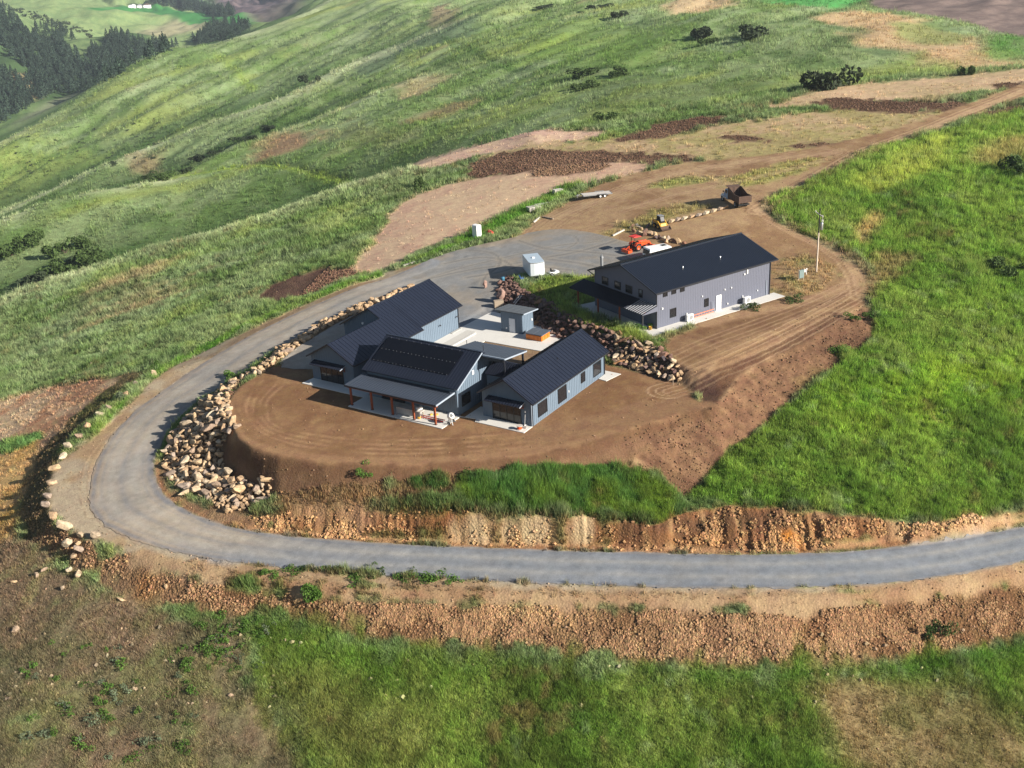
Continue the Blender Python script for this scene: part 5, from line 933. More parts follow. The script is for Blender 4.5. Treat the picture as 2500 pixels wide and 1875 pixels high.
def leaves(V_, S, mt, name):
    n = len(V_); u = rng.normal(size=(n, 3)); u /= np.linalg.norm(u, axis=1)[:, None]; w_ = rng.normal(size=(n, 3)); w_ = np.cross(u, w_); w_ /= np.linalg.norm(w_, axis=1)[:, None]
    s = (S*(.6+.8*rng.random(n)))[:, None]; q = np.stack([V_-u*s, V_+w_*s*.6, V_+u*s, V_-w_*s*.6], 1)
    me = quads_mesh(name, q.reshape(-1, 3), np.arange(4*n).reshape(-1, 4), False); me.materials.append(mt); return me
def conifer_mesh(seed, n=190):
    rg = np.random.default_rng(seed); h = rg.random(n)**.75; a = rg.random(n)*6.283; r = (1-h)**.8*.27*(.45+.55*rg.random(n))*(1+.25*np.sin(h*38)); V_ = np.stack([r*np.cos(a), r*np.sin(a), .10+h*.90-r*.25], 1)
    return leaves(V_, .07*(1.15-h*.6), LF['pine'], 'conifer_crown')
def bush_mesh(seed, mt, n=420, flat=.7, lob=6, leaf=.11):
    rg = np.random.default_rng(seed); c = rg.normal(size=(lob, 3))*[.45, .45, .22]+[0, 0, .45*flat+.1]; c[:, 2] = np.abs(c[:, 2]); k = rg.integers(0, lob, n); d = rg.normal(size=(n, 3)); d /= np.linalg.norm(d, axis=1)[:, None]
    V_ = c[k]+d*(.22+.26*rg.random((lob, 1)))[k]*(.75+.3*rg.random((n, 1))); V_[:, 2] = np.abs(V_[:, 2])*flat; return leaves(V_, np.full(n, leaf), mt, 'shrub_leaves')
CM = [conifer_mesh(k) for k in range(4)]; tk = MB(); tk.cyl((0,0,-.03),(0,0,.75),.018,.004,n=5); TK = tk.build('trunk', M['bark']).data; bpy.data.objects.remove(bpy.data.objects['trunk'])
fA = [tuple(np.array(p)*.2240) for p in ((-60,20),(0,50),(80,110),(200,230),(290,340),(350,280),(480,225),(640,290),(730,370),(600,400),(640,470),(700,470),(760,500),(780,640),(860,570),(880,450),(1000,440),(1020,350),(1200,340),(1330,400),(1550,410),(1720,440),(1530,520),(1300,630),(1100,740),(930,830),(850,870),(600,890),(400,950),(330,960),(250,760),(320,700),(200,600),(120,560),(20,400),(-60,360))]
fB = [tuple(np.array(p)*.2240) for p in ((-60,640),(0,670),(130,700),(230,790),(290,900),(340,980),(250,1050),(150,1110),(60,1140),(-60,1200))]
fC = [tuple(np.array(p)*.2240) for p in ((1850,395),(1960,350),(2040,200),(2200,215),(2400,230),(2420,290),(2250,370),(1900,425))]
fD = [tuple(np.array(p)*.2240) for p in ((1380,-20),(1480,30),(1620,60),(1900,110),(2120,160),(2300,150),(2250,100),(2050,110),(1930,60),(1900,0),(1880,-30))]
def in_any(ps, x, y): return any(inpoly(p, x, y) for p in ps)
tp = []
for (P_, n_t, hh) in ((fA, 900, 13), (fB, 260, 12), (fC, 170, 12), (fD, 240, 13)):
    a_ = np.array(P_); k = 0
    while k < n_t:
        x = random.uniform(*(a_[:, 0].min(), a_[:, 0].max())); y = random.uniform(*(a_[:, 1].min(), a_[:, 1].max()))
        if inpoly(P_, x, y):
            p = hit(x, y+3); tp.append((p, hh*random.uniform(.6, 1.3)*(1 if P_ is not fD else 1.3))); k += 1
tp.sort(key=lambda q: q[0].y/q[1]); far_v = []; far_f = []; off = 0
for k, (p, h) in enumerate(tp):
    if k < 290:
        o = bpy.data.objects.new('conifer', CM[k % 4]); col.objects.link(o); o.location = p-Vector((0, 0, .5)); o.rotation_euler = (0, 0, random.random()*6.28); o.scale = (h*random.uniform(.85, 1.3),)*2+(h,)
        zone = 'on the far canyon side' if p.y < 2000 else 'below the bare brown bluff at the top left'
        tag(o, 'dark conifer in the dense wood '+zone, 'tree', 'conifers '+zone)
    else:
        src = CM[k % 4]; c = np.zeros(len(src.vertices)*3); src.vertices.foreach_get('co', c); c = c.reshape(-1, 3)*[h*1.1, h*1.1, h]+np.array(p); far_v.append(c); n4_ = len(c); far_f.append(np.arange(n4_).reshape(-1, 4)+off); off += n4_
me = quads_mesh('conifer_wood', np.concatenate(far_v), np.concatenate(far_f), False); me.materials.append(LF['pine']); o = bpy.data.objects.new('conifer_wood', me); col.objects.link(o); tag(o, 'mass of far conifers filling the wood on the canyon side', 'trees', kind='stuff')
def shrub(px, py, w_, h_, mt, label, name='shrub', group=None, seed=None, n=420, leaf=.11):
    p = hit(px/K, py/K); me = bush_mesh(int(px*7+py) if seed is None else seed, LF[mt], n=n, leaf=leaf)
    e_ = empty(name, p, random.random()*6.28, label, 'shrub', group); o = bpy.data.objects.new('foliage', me); col.objects.link(o); o.parent = e_; o.scale = (w_/1.5, w_/1.5, h_/.8)
    s = MB()
    for k in range(4): a = k*1.7; s.cyl((0, 0, -.1), (math.cos(a)*w_*.18, math.sin(a)*w_*.18, h_*.35), .05+w_*.008, .02, n=5)
    s.build('stem', M['bark'], e_); return e_
# leafy shrubs in the draws
for a in ((1712,92,10,5.2,'dark','left of the two big dark thickets in the upper draw'),(1818,98,10.5,5.2,'dark','right of the two big dark thickets in the upper draw'),(1728,110,5,2.5,'bush','yellowish green bush between the two big dark thickets'),
          (2022,218,9.5,5.5,'dark','big round dark tree in the draw above the dug strips'),(2362,182,3.2,2.8,'bush','single small dark tree on the dry ridge at the upper right'),(1025,462,2.6,2.6,'bush','lone bright green bush beside the dry patch left of the yard'),
          (28,625,8,4.5,'bush','dark tree clump nearest the left edge beyond the brow'),(62,596,7,4.5,'bush','dark tree clump right behind the one at the left edge'),(160,618,9,5,'bush','highest crown of the dark thicket beyond the brow'),(205,645,11,5,'bush','widest crown of the dark thicket beyond the brow'),(150,668,10,4.5,'bush','middle crown of the dark thicket beyond the brow'),(95,690,9,4,'dark','lowest crown of the dark thicket beyond the brow'),(240,630,7,4,'bush','rightmost crown of the dark thicket beyond the brow'),
          (365,438,7,3,'bush','green bush left in the pair at the head of the gully'),(398,438,7,3,'bush','green bush right in the pair at the head of the gully'),(452,420,5,2,'dark','small dark bush just above the pair at the gully head'),(480,392,7,2.6,'dark','dark bush low in the second gully'),(525,378,7,2.6,'dark','brownish dark bush high in the second gully'),(605,340,9,2,'dark','long dark scrub patch in the gully below the red soil'),(655,315,9,2,'dark','upper scrub patch in the gully by the red soil'),(757,205,7,5,'dark','single dark tree on the crest of the third ridge'),
          (1430,186,9,3,'bush','low dark green thicket on the middle hillside, left'),(1520,182,8,3,'bush','low dark green thicket on the middle hillside, right'),(1425,215,7,2.4,'bush','low thicket below the pair on the middle hillside'),(1340,22,14,3,'dark','long low scrub patch near the top of the middle hill'),(1470,22,12,3,'dark','second low scrub patch near the top of the middle hill'),(1520,42,8,4,'dark','dark scrub ball beside the long scrub patches'),(1485,295,5,2.2,'bush','small olive bush on the brow above the dug strips'),
          (2480,425,5,3,'bush','dark bush at the right edge in the upper meadow'),(2440,660,4,1.8,'bush','dark weed patch in the right meadow near the edge')):
    shrub(a[0], a[1], a[2], a[3], a[4], a[5], n=900, leaf=.085)
for a in ((757,1460,2.6,2.0,'bright','rounded green bush on the rubble below the drive'),(2298,1545,2.0,1.6,'bush','green bush on the rubble slope at the right edge'),(2075,780,1.8,.8,'bright','round weed clump at the foot of the dirt spill'),(2135,775,2.4,.9,'bright','bright weed mound right of the dirt spill'),(1995,975,2.2,.9,'bright','green weed tuft at the toe of the fill slope'),(2045,860,2.4,1.1,'bright','tall weeds in the notch of the dirt spill'),(1840,752,1.8,1.0,'bush','dark weed clump against the workshop slab'),(1815,757,1.4,.7,'sage','pale weed clump left of the dark one by the workshop slab'),(1935,735,2.2,.9,'bush','low weeds at the lower edge of the utility island'),
          (1495,745,2.0,1.0,'bright','grass mound on top of the boulder wall'),(1560,810,2.2,.8,'bright','green weeds at the corner below the workshop slab'),(1600,835,2.2,.8,'bright','weed mound at the end of the boulder wall'),(545,965,2.2,.9,'bright','green weeds among boulders at the top of the heap'),(560,920,2.2,1.0,'bright','upper weeds beside the boulder wall end'),(300,975,1.7,1.0,'sage','sage bush between verge boulders'),(385,900,2.0,1.1,'bright','grass clump behind the topmost verge boulder'),(890,1158,1.6,.9,'bright','small round weed on the dark soil face'),(1145,1150,1.4,.4,'bright','trailing weed on the rim of the pad'),
          (1925,1200,1.2,.6,'bush','dark tuft on the right lip of the cut bank')):
    shrub(*a, n=700, leaf=.07)
random.seed(11)
for k in range(26):
    px = 630+k*19+random.uniform(-6, 6); py = 1390+(px-630)*.055+random.uniform(-8, 8)+(10 if px < 700 else 0)
    if random.random() < .25: continue
    shrub(px, py, random.uniform(.9, 1.9), random.uniform(.4, .8), random.choice(['bright', 'bush']), 'low green weed in the line along the lower drive verge', 'weed', 'weeds along the lower drive verge', n=260, leaf=.09)
for k in range(105):
    px = random.choice([random.uniform(60, 560), random.uniform(430, 650)]); py = random.uniform(1560, 1870) if px < 480 else random.uniform(1500, 1640)
    shrub(px, py, random.uniform(.5, 1.3), random.uniform(.3, .7), random.choice(['sage', 'bright', 'bright']), 'pale leafy weed scattered over the brown lower left slope', 'weed', 'pale weeds on the lower left slope', n=160, leaf=.11)
for k in range(46):
    px = random.uniform(20, 420); py = random.uniform(330, 440)-px*.12
    shrub(px, py, random.uniform(1.5, 4), random.uniform(.7, 1.4), 'dark', 'tiny dark shrub dotted over the yellow green bench', 'shrub', 'tiny shrubs on the yellow green bench', n=90, leaf=.16)
for k in range(40):
    px = 20+k*5.3+random.uniform(-8, 8); py = 18+k*1.7+random.uniform(-6, 10)
    shrub(px, py, random.uniform(5, 10), random.uniform(3, 6), 'dark', 'tiny dark shrub on the bright slope across the canyon', 'shrub', 'tiny shrubs across the canyon', n=60, leaf=.2)
# distant farm
def farm(px, py, w_, d_, h_, mt, label, roofm='white'):
    p = hit(px/K, py/K); e_ = empty('farm_building', p, .3, label, 'farm building', 'far farm buildings'); b = MB(); b.prism([(-w_/2,-1),(w_/2,-1),(w_/2,h_),(-w_/2,h_)], -d_/2, d_/2); b.build('wall', M[mt], e_)
    r = MB(); r.prism([(-w_/2-.5,h_),(w_/2+.5,h_),(0,h_+w_*.22)], -d_/2-.5, d_/2+.5); r.build('roof', M[roofm], e_)
farm(326,19,10,9,5,'white','left of the three tiny white farm buildings far off'); farm(342,19,12,9,5,'white','middle of the three tiny white farm buildings far off','grey'); farm(360,19,15,12,6,'white','right of the three tiny farm buildings, with dark roof','rust')
farm(318,19,7,7,4,'white','small shed at the left end of the far farm')
# ------------------------------------------------------------------ machines and props
def at(px, py): return hit(px/K, py/K)
def head(a, b):
    p, q = at(*a), at(*b); return p, math.atan2(q.y-p.y, q.x-p.x)
def wheel(par, x, y, r, w_, rim='white', name='wheel', ax='y'):
    t = MB(); t.lathe([(r*.55,-w_/2),(r*.93,-w_/2),(r,-w_*.3),(r,w_*.3),(r*.93,w_/2),(r*.55,w_/2),(r*.55,-w_/2)], (0,0,0), 20, 'y'); o = t.build(name, M['black'], par); o.location = (x, y, r)
    c = MB(); c.lathe([(.02,-w_*.32),(r*.5,-w_*.36),(r*.56,-w_*.5),(r*.56,w_*.5),(r*.5,w_*.36),(.02,w_*.32)], (0,0,0), 16, 'y'); c.build('rim', M[rim], o); return o
# dump truck
p, a = head((1808,505),(1764,482)); T = empty('dump_truck', p, a, 'old dump truck with rusty tipping bed and pale blue cab, parked on the dirt track', 'truck')
b = MB(); b.box(-1.2,5.6,-.42,-.28,.65,.85); b.box(-1.2,5.6,.28,.42,.65,.85); b.box(-1.3,-1.15,-1.0,1.0,.55,.8); b.build('chassis', M['black'], T)
b = MB(); L0,L1,wd_=-1.6,2.6,1.18; zb=1.05
b.box(L0,L1,-wd_,wd_,zb,zb+.12); b.box(L0,L1,-wd_,-wd_+.07,zb+.12,2.25); b.box(L0,L1,wd_-.07,wd_,zb+.12,2.25); b.build('bed', M['rust'], T)
b = MB()
for k in range(6): b.box(L0+.25+k*.68,L0+.33+k*.68,-wd_-.07,-wd_,zb,2.25); b.box(L0+.25+k*.68,L0+.33+k*.68,wd_,wd_+.07,zb,2.25)
b.build('bed_rib', M['rust'], T)
b = MB(); b.box(L0-.07,L0,-wd_,wd_,zb,2.2)
for k in range(5): b.box(L0-.12,L0-.07,-wd_,wd_,zb+.12+k*.22,zb+.2+k*.22)
b.build('tailgate', M['rust'], T)
b = MB(); b.box(L1-.1,L1,-wd_,wd_,zb,3.0); b.prism([(L1-.1,2.95),(L1+.95,3.05),(L1+.95,3.12),(L1-.1,3.02)],-wd_,wd_); b.box(L1-.16,L1-.1,-.08,.08,zb,3.0); b.prism([(L0+1.6,2.25),(L1-.1,2.25),(L1-.1,3.0),(L1-.5,3.0)],-wd_,-wd_+.06); b.prism([(L0+1.6,2.25),(L1-.1,2.25),(L1-.1,3.0),(L1-.5,3.0)],wd_-.06,wd_); b.build('headboard', M['rust'], T)
M['cab'] = mat('faded_blue_paint', (.30,.38,.50), .5, var=.2)
b = MB(); b.prism([(2.9,.85),(4.3,.85),(4.3,1.75),(4.05,2.45),(3.05,2.5),(2.9,1.7)],-1.0,1.0); co_ = b.build('cab', M['cab'], T, bev=.06)
b = MB(); b.prism([(4.27,1.78),(4.35,1.78),(4.12,2.38),(4.04,2.38)],-.85,.85); b.build('windscreen', M['glass'], co_); b = MB(); b.box(3.2,3.95,-1.02,-.99,1.75,2.3); b.build('side_window', M['glass'], co_); b = MB(); b.box(3.2,3.95,.99,1.02,1.75,2.3); b.build('side_window', M['glass'], co_)
b = MB(); b.prism([(4.3,.8),(5.6,.8),(5.6,1.45),(4.3,1.75)],-.55,.55); b.build('bonnet', M['cab'], T, bev=.08)
for s in (-1,1):
    b = MB(); b.prism([(4.5,.75),(4.6,1.15),(5.0,1.3),(5.45,1.15),(5.6,.75),(5.4,.75),(5.3,.98),(5.0,1.08),(4.75,.98),(4.65,.75)],s*.6,s*1.12); b.build('mudguard', M['white'], T); b = MB(); b.cyl((5.55,s*.75,1.2),(5.68,s*.75,1.2),.13); b.build('headlight', M['white'], T)
    b = MB(); b.bar((4.2,s*1.0,1.9),(4.25,s*1.25,2.0),.04); b.box(4.2,4.26,s*1.2,s*1.35,1.8,2.15); b.build('mirror', M['black'], T)
    wheel(T,5.0,s*.93,.5,.28,'grey'); wheel(T,0,s*.98,.52,.26,'grey'); wheel(T,0,s*.68,.52,.26,'grey')
# tractor with loader and box blade
p, a = head((1551,611),(1570,604.5)); T = empty('tractor', p, a, 'orange compact tractor with canopy, front loader and rear box blade, on grey gravel', 'tractor')
b = MB(); b.prism([(.55,.62),(2.1,.62),(2.25,.8),(2.2,1.25),(1.2,1.42),(.55,1.42)],-.32,.32); b.build('bonnet', M['orange'], T, bev=.05)
b = MB(); b.box(-.3,2.0,-.22,.22,.4,.7); b.box(-.35,.2,-.3,.3,.5,.9); b.build('chassis', M['black'], T)
for s in (-1,1):
    b = MB(); pr_ = [(.75*math.cos(t),.62+.78*math.sin(t)) for t in np.linspace(.35,2.7,10)]; b.prism(pr_+[(x*.92,.62+(z-.62)*.92) for x, z in pr_[::-1]],s*.42,s*.92); b.build('mudguard', M['orange'], T)
    wheel(T,0,s*.72,.62,.36,'orange'); wheel(T,1.75,s*.62,.40,.24,'orange')
    b = MB(); b.bar((.75,s*.42,.6),(.8,s*.42,1.3),.1,.14); b.bar((.8,s*.42,1.3),(2.5,s*.42,1.15),.1,.14); b.bar((2.5,s*.42,1.15),(2.95,s*.42,.45),.1,.14); b.bar((1.5,s*.42,.8),(2.4,s*.42,1.0),.06); b.build('loader_arm', M['orange'], T)
b = MB(); b.prism([(2.9,.08),(3.55,.06),(3.58,.1),(3.0,.14),(2.98,.62),(2.9,.62)],-.85,.85); b.box(2.92,3.4,-.85,-.82,.08,.5); b.box(2.92,3.4,.82,.85,.08,.5); b.build('bucket', M['orange'], T)
b = MB(); b.box(-.28,.12,-.25,.25,.95,1.08); b.box(-.34,-.24,-.25,.25,1.0,1.5); b.build('seat', M['black'], T); b = MB(); b.cyl((.45,0,1.3),(.38,0,1.42),.17,.17); b.build('steering_wheel', M['black'], T)
for s in (-1,1): b = MB(); b.bar((-.4,s*.45,.9),(-.45,s*.45,2.3),.07); b.build('roll_bar', M['black'], T)
b = MB(); b.prism([(-.85,2.28),(.75,2.24),(.7,2.36),(.3,2.42),(-.5,2.43),(-.85,2.36)],-.68,.68); b.build('canopy', M['red'], T, bev=.04)
b = MB(); b.prism([(-2.15,.05),(-2.0,.02),(-1.95,.5),(-2.1,.5)],-.9,.9); b.box(-2.1,-1.35,-.92,-.86,.05,.45); b.box(-2.1,-1.35,.86,.92,.05,.45); b.bar((-1.4,-.85,.42),(-1.4,.85,.42),.1); b.bar((-1.4,-.3,.42),(-1.2,0,.95),.07); b.bar((-1.4,.3,.42),(-1.2,0,.95),.07); b.bar((-2.0,0,.45),(-1.2,0,.95),.06); b.bar((-1.4,-.3,.42),(-.4,-.25,.5),.06); b.bar((-1.4,.3,.42),(-.4,.25,.5),.06); b.build('box_blade', M['orange'], T)
# skid steer
p, a = head((1612,556),(1640,570)); T = empty('skid_steer_loader', p, a, 'yellow and black skid steer loader with its bucket down on the dirt', 'loader')
b = MB(); b.prism([(-1.0,.35),(.9,.3),(1.15,.5),(1.0,.95),(-.2,1.0),(-1.0,1.35)],-.55,.55); b.build('body', M['yellow'], T, bev=.04)
b = MB(); b.prism([(-.5,1.0),(.7,.95),(.75,1.3),(.45,2.05),(-.5,2.08)],-.42,.42); b.build('cab', M['black'], T, bev=.04); b = MB(); b.prism([(.74,1.1),(.78,1.3),(.5,1.95),(.46,1.9)],-.33,.33); b.build('windscreen', M['glass'], T); b = MB(); b.box(-.55,.5,-.45,.45,2.08,2.14); b.build('cab_roof', M['grey'], T)
for s in (-1,1):
    for x in (-.6,.6): wheel(T,x,s*.74,.42,.3,'yellow')
    b = MB(); b.bar((-1.05,s*.68,1.35),(.3,s*.68,1.25),.1,.18); b.bar((.3,s*.68,1.25),(1.45,s*.68,.35),.1,.18); b.bar((-1.05,s*.68,.9),(-1.05,s*.68,1.4),.1,.16); b.build('lift_arm', M['yellow'], T)
b = MB(); b.prism([(1.45,.08),(2.15,.05),(2.18,.1),(1.55,.14),(1.5,.6),(1.42,.6)],-.9,.9); b.prism([(1.45,.08),(2.15,.05),(1.5,.6)],-.92,-.88); b.prism([(1.45,.08),(2.15,.05),(1.5,.6)],.88,.92); b.build('bucket', M['rust'], T)
# flatbed trailer
p, a = head((1475,478),(1427,488)); p = at(1462,480); T = empty('flatbed_trailer', p, a, 'long pale wooden deck flatbed trailer standing on the dirt', 'trailer')
M['deck'] = mat('bleached_deck', (.50,.46,.42), .85, var=.15, scale=4)
b = MB()
for k in range(9): b.box(-2.3,3.2,-.99+k*.22,-.99+k*.22+.2,.62,.67)
b.build('deck', M['deck'], T); b = MB(); b.box(-2.35,3.25,-1.06,-1.0,.52,.7); b.box(-2.35,3.25,1.0,1.06,.52,.7); b.box(3.2,3.26,-1,1,.52,.7); b.box(-2.36,-2.3,-1,1,.52,.7); b.bar((3.2,-.9,.58),(4.5,0,.5),.1); b.bar((3.2,.9,.58),(4.5,0,.5),.1); b.bar((4.1,0,.05),(4.1,0,.8),.08); b.build('frame', M['grey'], T)
for s in (-1,1):
    for x in (-.85,.0): wheel(T,x,s*1.2,.36,.22,'white')
    b = MB(); b.box(-1.3,.45,s*1.08,s*1.34,.72,.77); b.build('mudguard', M['grey'], T)
# enclosed trailer
p, a = head((1314,682),(1292,655)); p = Vector((4.33,166.5,gz(4.33,166.5)+.02)); T = empty('box_trailer', p, R(100.5), 'tall silver white enclosed box trailer with rounded nose, beside the gravel yard', 'trailer')
M['trailer'] = mat('trailer_skin', (.62,.66,.70), .35, var=.05, scale=.8, spec=.5); M['trailer_roof'] = mat('trailer_roof', (.40,.48,.55), .3, spec=.5)
hw = 1.22; P8 = [(-2.45,hw),(-2.45,-hw)]; nose = [(2.2,-hw),(2.5,-hw*.85),(2.62,-hw*.4),(2.65,0),(2.62,hw*.4),(2.5,hw*.85),(2.2,hw)]
sh_ = [(-x, y) for x, y in (P8+nose)]                 # rounded nose towards the camera
b = MB(); b.prism(sh_[::-1],.45,2.55,plane='xy'); b.build('body', M['trailer'], T); b = MB(); b.prism([(x*.985,y*.985) for x, y in sh_[::-1]],2.55,2.60,plane='xy'); b.build('roof', M['trailer_roof'], T)
b = MB(); b.prism([(x*1.006,y*1.01) for x, y in sh_[::-1]],2.46,2.56,plane='xy'); b.prism([(x*1.004,y*1.01) for x, y in sh_[::-1]],.42,.52,plane='xy'); b.build('edge_trim', M['alu'], T)
b = MB(); b.box(-.2,.2,-.2,.2,2.6,2.74); b.build('roof_vent', M['white'], T)
for s in (-1,1):
    for x in (-.4,.45): wheel(T,x,s*1.0,.36,.22,'white')
b = MB(); b.bar((-2.5,-.5,.45),(-3.3,0,.45),.1); b.bar((-2.5,.5,.45),(-3.3,0,.45),.1); b.bar((-3.2,0,.05),(-3.2,0,.6),.08); b.build('tongue', M['black'], T)
# small white generator cart beside it
p = at(1352,672); T = empty('mower', p, R(20), 'small white ride on mower standing right of the box trailer', 'mower')
b = MB(); b.prism([(-.7,.3),(.8,.3),(.85,.6),(.3,.85),(.0,.6),(-.7,.65)],-.35,.35); b.build('body', M['white'], T, bev=.05); b = MB(); b.box(-.45,0,-.25,.25,.66,.78); b.box(-.5,-.4,-.25,.25,.7,1.15); b.build('seat', M['black'], T); b = MB(); b.box(-.5,.6,-.6,.6,.12,.28); b.build('mower_deck', M['grey'], T, bev=.03)
for x,r_ in ((-.5,.28),(.65,.2)):
    for s in (-1,1): wheel(T,x,s*.45,r_,.16,'grey')
b = MB(); b.bar((-1.2,-.2,.3),(-2.0,.3,1.2),.07); b.bar((-1.1,.2,.3),(-1.9,.5,1.1),.07); b.bar((-1.2,-.2,.3),(-.6,0,.4),.08); o = b.build('handle', M['grey'], T)
# portable toilet
p, a = head((1167,583.5),(1173,581)); p = at(1165,580); T = empty('portable_toilet', p, a, 'white portable toilet standing in the grass at the edge of the yard', 'portable toilet')
b = MB(); b.box(-.58,.58,-.58,.58,.08,2.05); b.build('cabin', M['white'], T, bev=.05); b = MB(); b.prism([(-.6,2.05),(.6,2.05),(.5,2.28),(.25,2.36),(-.25,2.36),(-.5,2.28)],-.6,.6); b.build('roof', M['white'], T, bev=.03); b = MB(); b.box(.585,.62,-.42,.42,.15,1.95); do = b.build('door', M['white'], T); MB().box(.62,.66,.28,.36,1.0,1.15).build('handle', M['grey'], do); b = MB(); b.box(-.65,.65,-.65,.65,0,.09); b.build('skid', M['grey'], T)
# red implement
p, a = head((1202,574),(1180,562)); T = empty('rototiller', p, a, 'red tractor implement lying in the grass beside the portable toilet', 'implement')
b = MB(); b.prism([(-.3,.1),(.35,.1),(.3,.5),(-.1,.62),(-.3,.45)],-.0,1.7,plane='xz'); o = b.build('hood', M['red'], T, bev=.03); b = MB(); b.bar((0,.8,.55),(-.5,.8,1.0),.08); b.bar((0,.5,.55),(-.5,.8,1.0),.08); b.build('hitch', M['red'], T); o.rotation_euler=(0,0,-1.57); 
# pallets, boards, logs
def plank(name, a_, b_, w_, h_, m, label, cat, z0=.12, group=None):
    p, q = at(*a_), at(*b_); b = MB(); d = (q-p); c = (p+q)/2; an = math.atan2(d.y, d.x); L = d.length/2; n = max(1, int(w_/.35))
    for k in range(n):
        y = -w_/2+w_*(k+.5)/n; b.box(-L,L*random.uniform(.9,1),y-w_/n*.45,y+w_/n*.45,-h_/2,h_/2)
    o = b.build(name, m, bev=min(.03, h_*.2)); o.location = c+Vector((0,0,z0)); o.rotation_euler = (0, -math.asin(max(-1, min(1, d.z/max(d.length,.01)))), an); return tag(o, label, cat, group)
plank('timber_beam',(1496,577),(1525,562),.3,.22,M['deck'],'near half of the long bleached timber at the yard edge','timber'); plank('timber_beam',(1538,558),(1558,548),.3,.22,M['deck'],'far half of the long bleached timber at the yard edge','timber')
plank('plank',(1219,565),(1235,556),.35,.08,M['deck'],'short bleached board in the grass right of the red implement','board'); plank('plank',(1112,601),(1135,591),.6,.1,M['deck'],'bleached board in the grass left of the portable toilet','board')
plank('plank',(985,650),(1015,640),.5,.15,M['deck'],'grey slab in the verge grass at the start of the drive','board'); plank('log',(1322,530),(1352,536),.25,.2,M['wood'],'thin brown log lying on the dirt below the crates','log'); plank('log',(1303,544),(1318,532),.3,.25,M['deck'],'bent pale branch lying left of the brown log','log')
plank('plank',(1250,752),(1271,727),.16,.06,M['deck'],'left of two grey boards leaning on the boulders behind the pool house','board',.5); plank('plank',(1256,752),(1275,729),.16,.06,M['deck'],'right of two grey boards leaning on the boulders behind the pool house','board',.5)
for (px,py,sx,sy,sz,lb) in ((1303,515,2.4,1.5,.8,'near wooden crate stack on the grass verge above the yard'),(1325,503,3.0,1.2,.4,'long low pallet stack behind the crate stack'),(1362,473,1.8,1.1,.8,'small pale grey crate alone near the flatbed trailer')):
    p = at(px,py); T = empty('crate', p, R(25), lb, 'crate'); b = MB()
    for k in range(int(sz/.16)): b.box(-sx/2,sx/2,-sy/2,sy/2,.08+k*.16,.08+k*.16+.10)
    b.box(-sx/2,sx/2,-sy/2,sy/2,sz,sz+.08); b.build('slats', M['deck'], T); b = MB()
    for x in (-sx/2+.1,0,sx/2-.1): b.box(x-.06,x+.06,-sy/2+.05,sy/2-.05,0,sz)
    b.build('block', M['wood'], T)
p = at(1218,752); b = MB(); b.box(-.7,.7,-.4,.4,0,1.2); o = b.build('crate', M['wood'], bev=.03); o.location = p; o.rotation_euler = (0,0,.2); tag(o,'grey brown box standing just behind the pool house','crate')
# squared stones lining the dirt terrace
sq = [(1640,544),(1655,540),(1671,537),(1688,533),(1706,529),(1724,524),(1742,519),(1758,514),(1770,509)]
me_sq = rock_mesh(99,(1.0,.5,.45)); names_ = ['first','second','third','fourth','fifth','sixth','seventh','eighth','last']
for k,(px,py) in enumerate(sq):
    p = at(px,py); o = bpy.data.objects.new('squared_stone', me_sq); col.objects.link(o); o.location = p+Vector((0,0,.35)); o.rotation_euler = (0,random.uniform(-.06,.06),R(42)+random.uniform(-.1,.1)); o.scale = (1.35,1.05,random.uniform(.85,1.15)); tag(o, names_[k]+' squared tan stone from the loader in the row towards the truck','stone','squared stones between loader and dump truck')
for k,(px,py) in enumerate([(1556,556),(1566,561),(1576,566),(1588,572),(1599,576),(1610,581),(1620,584),(1632,588),(1645,591),(1658,594),(1670,597),(1548,566),(1560,572),(1600,583),(1575,575),(1625,592),(1545,556),(1583,555),(1594,551)]):
    p = at(px,py); o = bpy.data.objects.new('boulder', (RK+RKD)[(k*7)%20]); col.objects.link(o); o.location = p+Vector((0,0,.2)); o.rotation_euler = (k,k*2,k*3); o.scale = (.55,)*3 if k%3 else (.75,.7,.6); tag(o,'rough brown boulder in the low edging behind the tractor','boulder','boulders edging the dirt behind the tractor')
# tall pinkish stones beside the pool house
for px,py,w_,h_,lb in ((1222,738,.95,1.5,'tall pinkish brown standing rock at the end of the boulder wall'),(1186,704,.5,.9,'small dark standing rock at the gravel edge left of the pinkish one')):
    p = at(px,py); o = bpy.data.objects.new('standing_rock', rock_mesh(int(px),(w_,w_*.8,h_))); col.objects.link(o); o.location = p+Vector((0,0,h_*.75)); tag(o, lb, 'rock'); o.data.materials.clear(); o.data.materials.append(mat('pink_rock',(.33,.21,.17),.9,var=.3,scale=2,bump=.6))
p = at(1228,690); T = empty('drum', p, 0, 'blue drum leaning on the boulders in the trailer shadow','drum'); b = MB(); b.lathe([(.0,0),(.28,0),(.3,.03),(.28,.3),(.3,.33),(.28,.36),(.28,.6),(.3,.63),(.28,.9),(.0,.9)],(0,0,0),16); b.build('body', mat('teal_drum',(.05,.18,.28),.5), T)
p = at(1275,686); T = empty('lawn_chair', p, R(200), 'bright blue folding chair beside the box trailer','chair'); b = MB(); b.box(-.25,.25,-.25,.25,.4,.45); b.build('seat',M['blue'],T); b = MB(); b.prism([(.22,.42),(.28,.42),(.5,1.0),(.44,1.0)],-.25,.25); b.build('backrest',M['blue'],T)
for s in (-1,1): b = MB(); b.bar((-.25,s*.25,0),(.2,s*.25,.6),.04); b.build('leg',M['blue'],T); b = MB(); b.bar((.3,s*.25,0),(-.2,s*.25,.6),.04); b.build('leg',M['blue'],T)
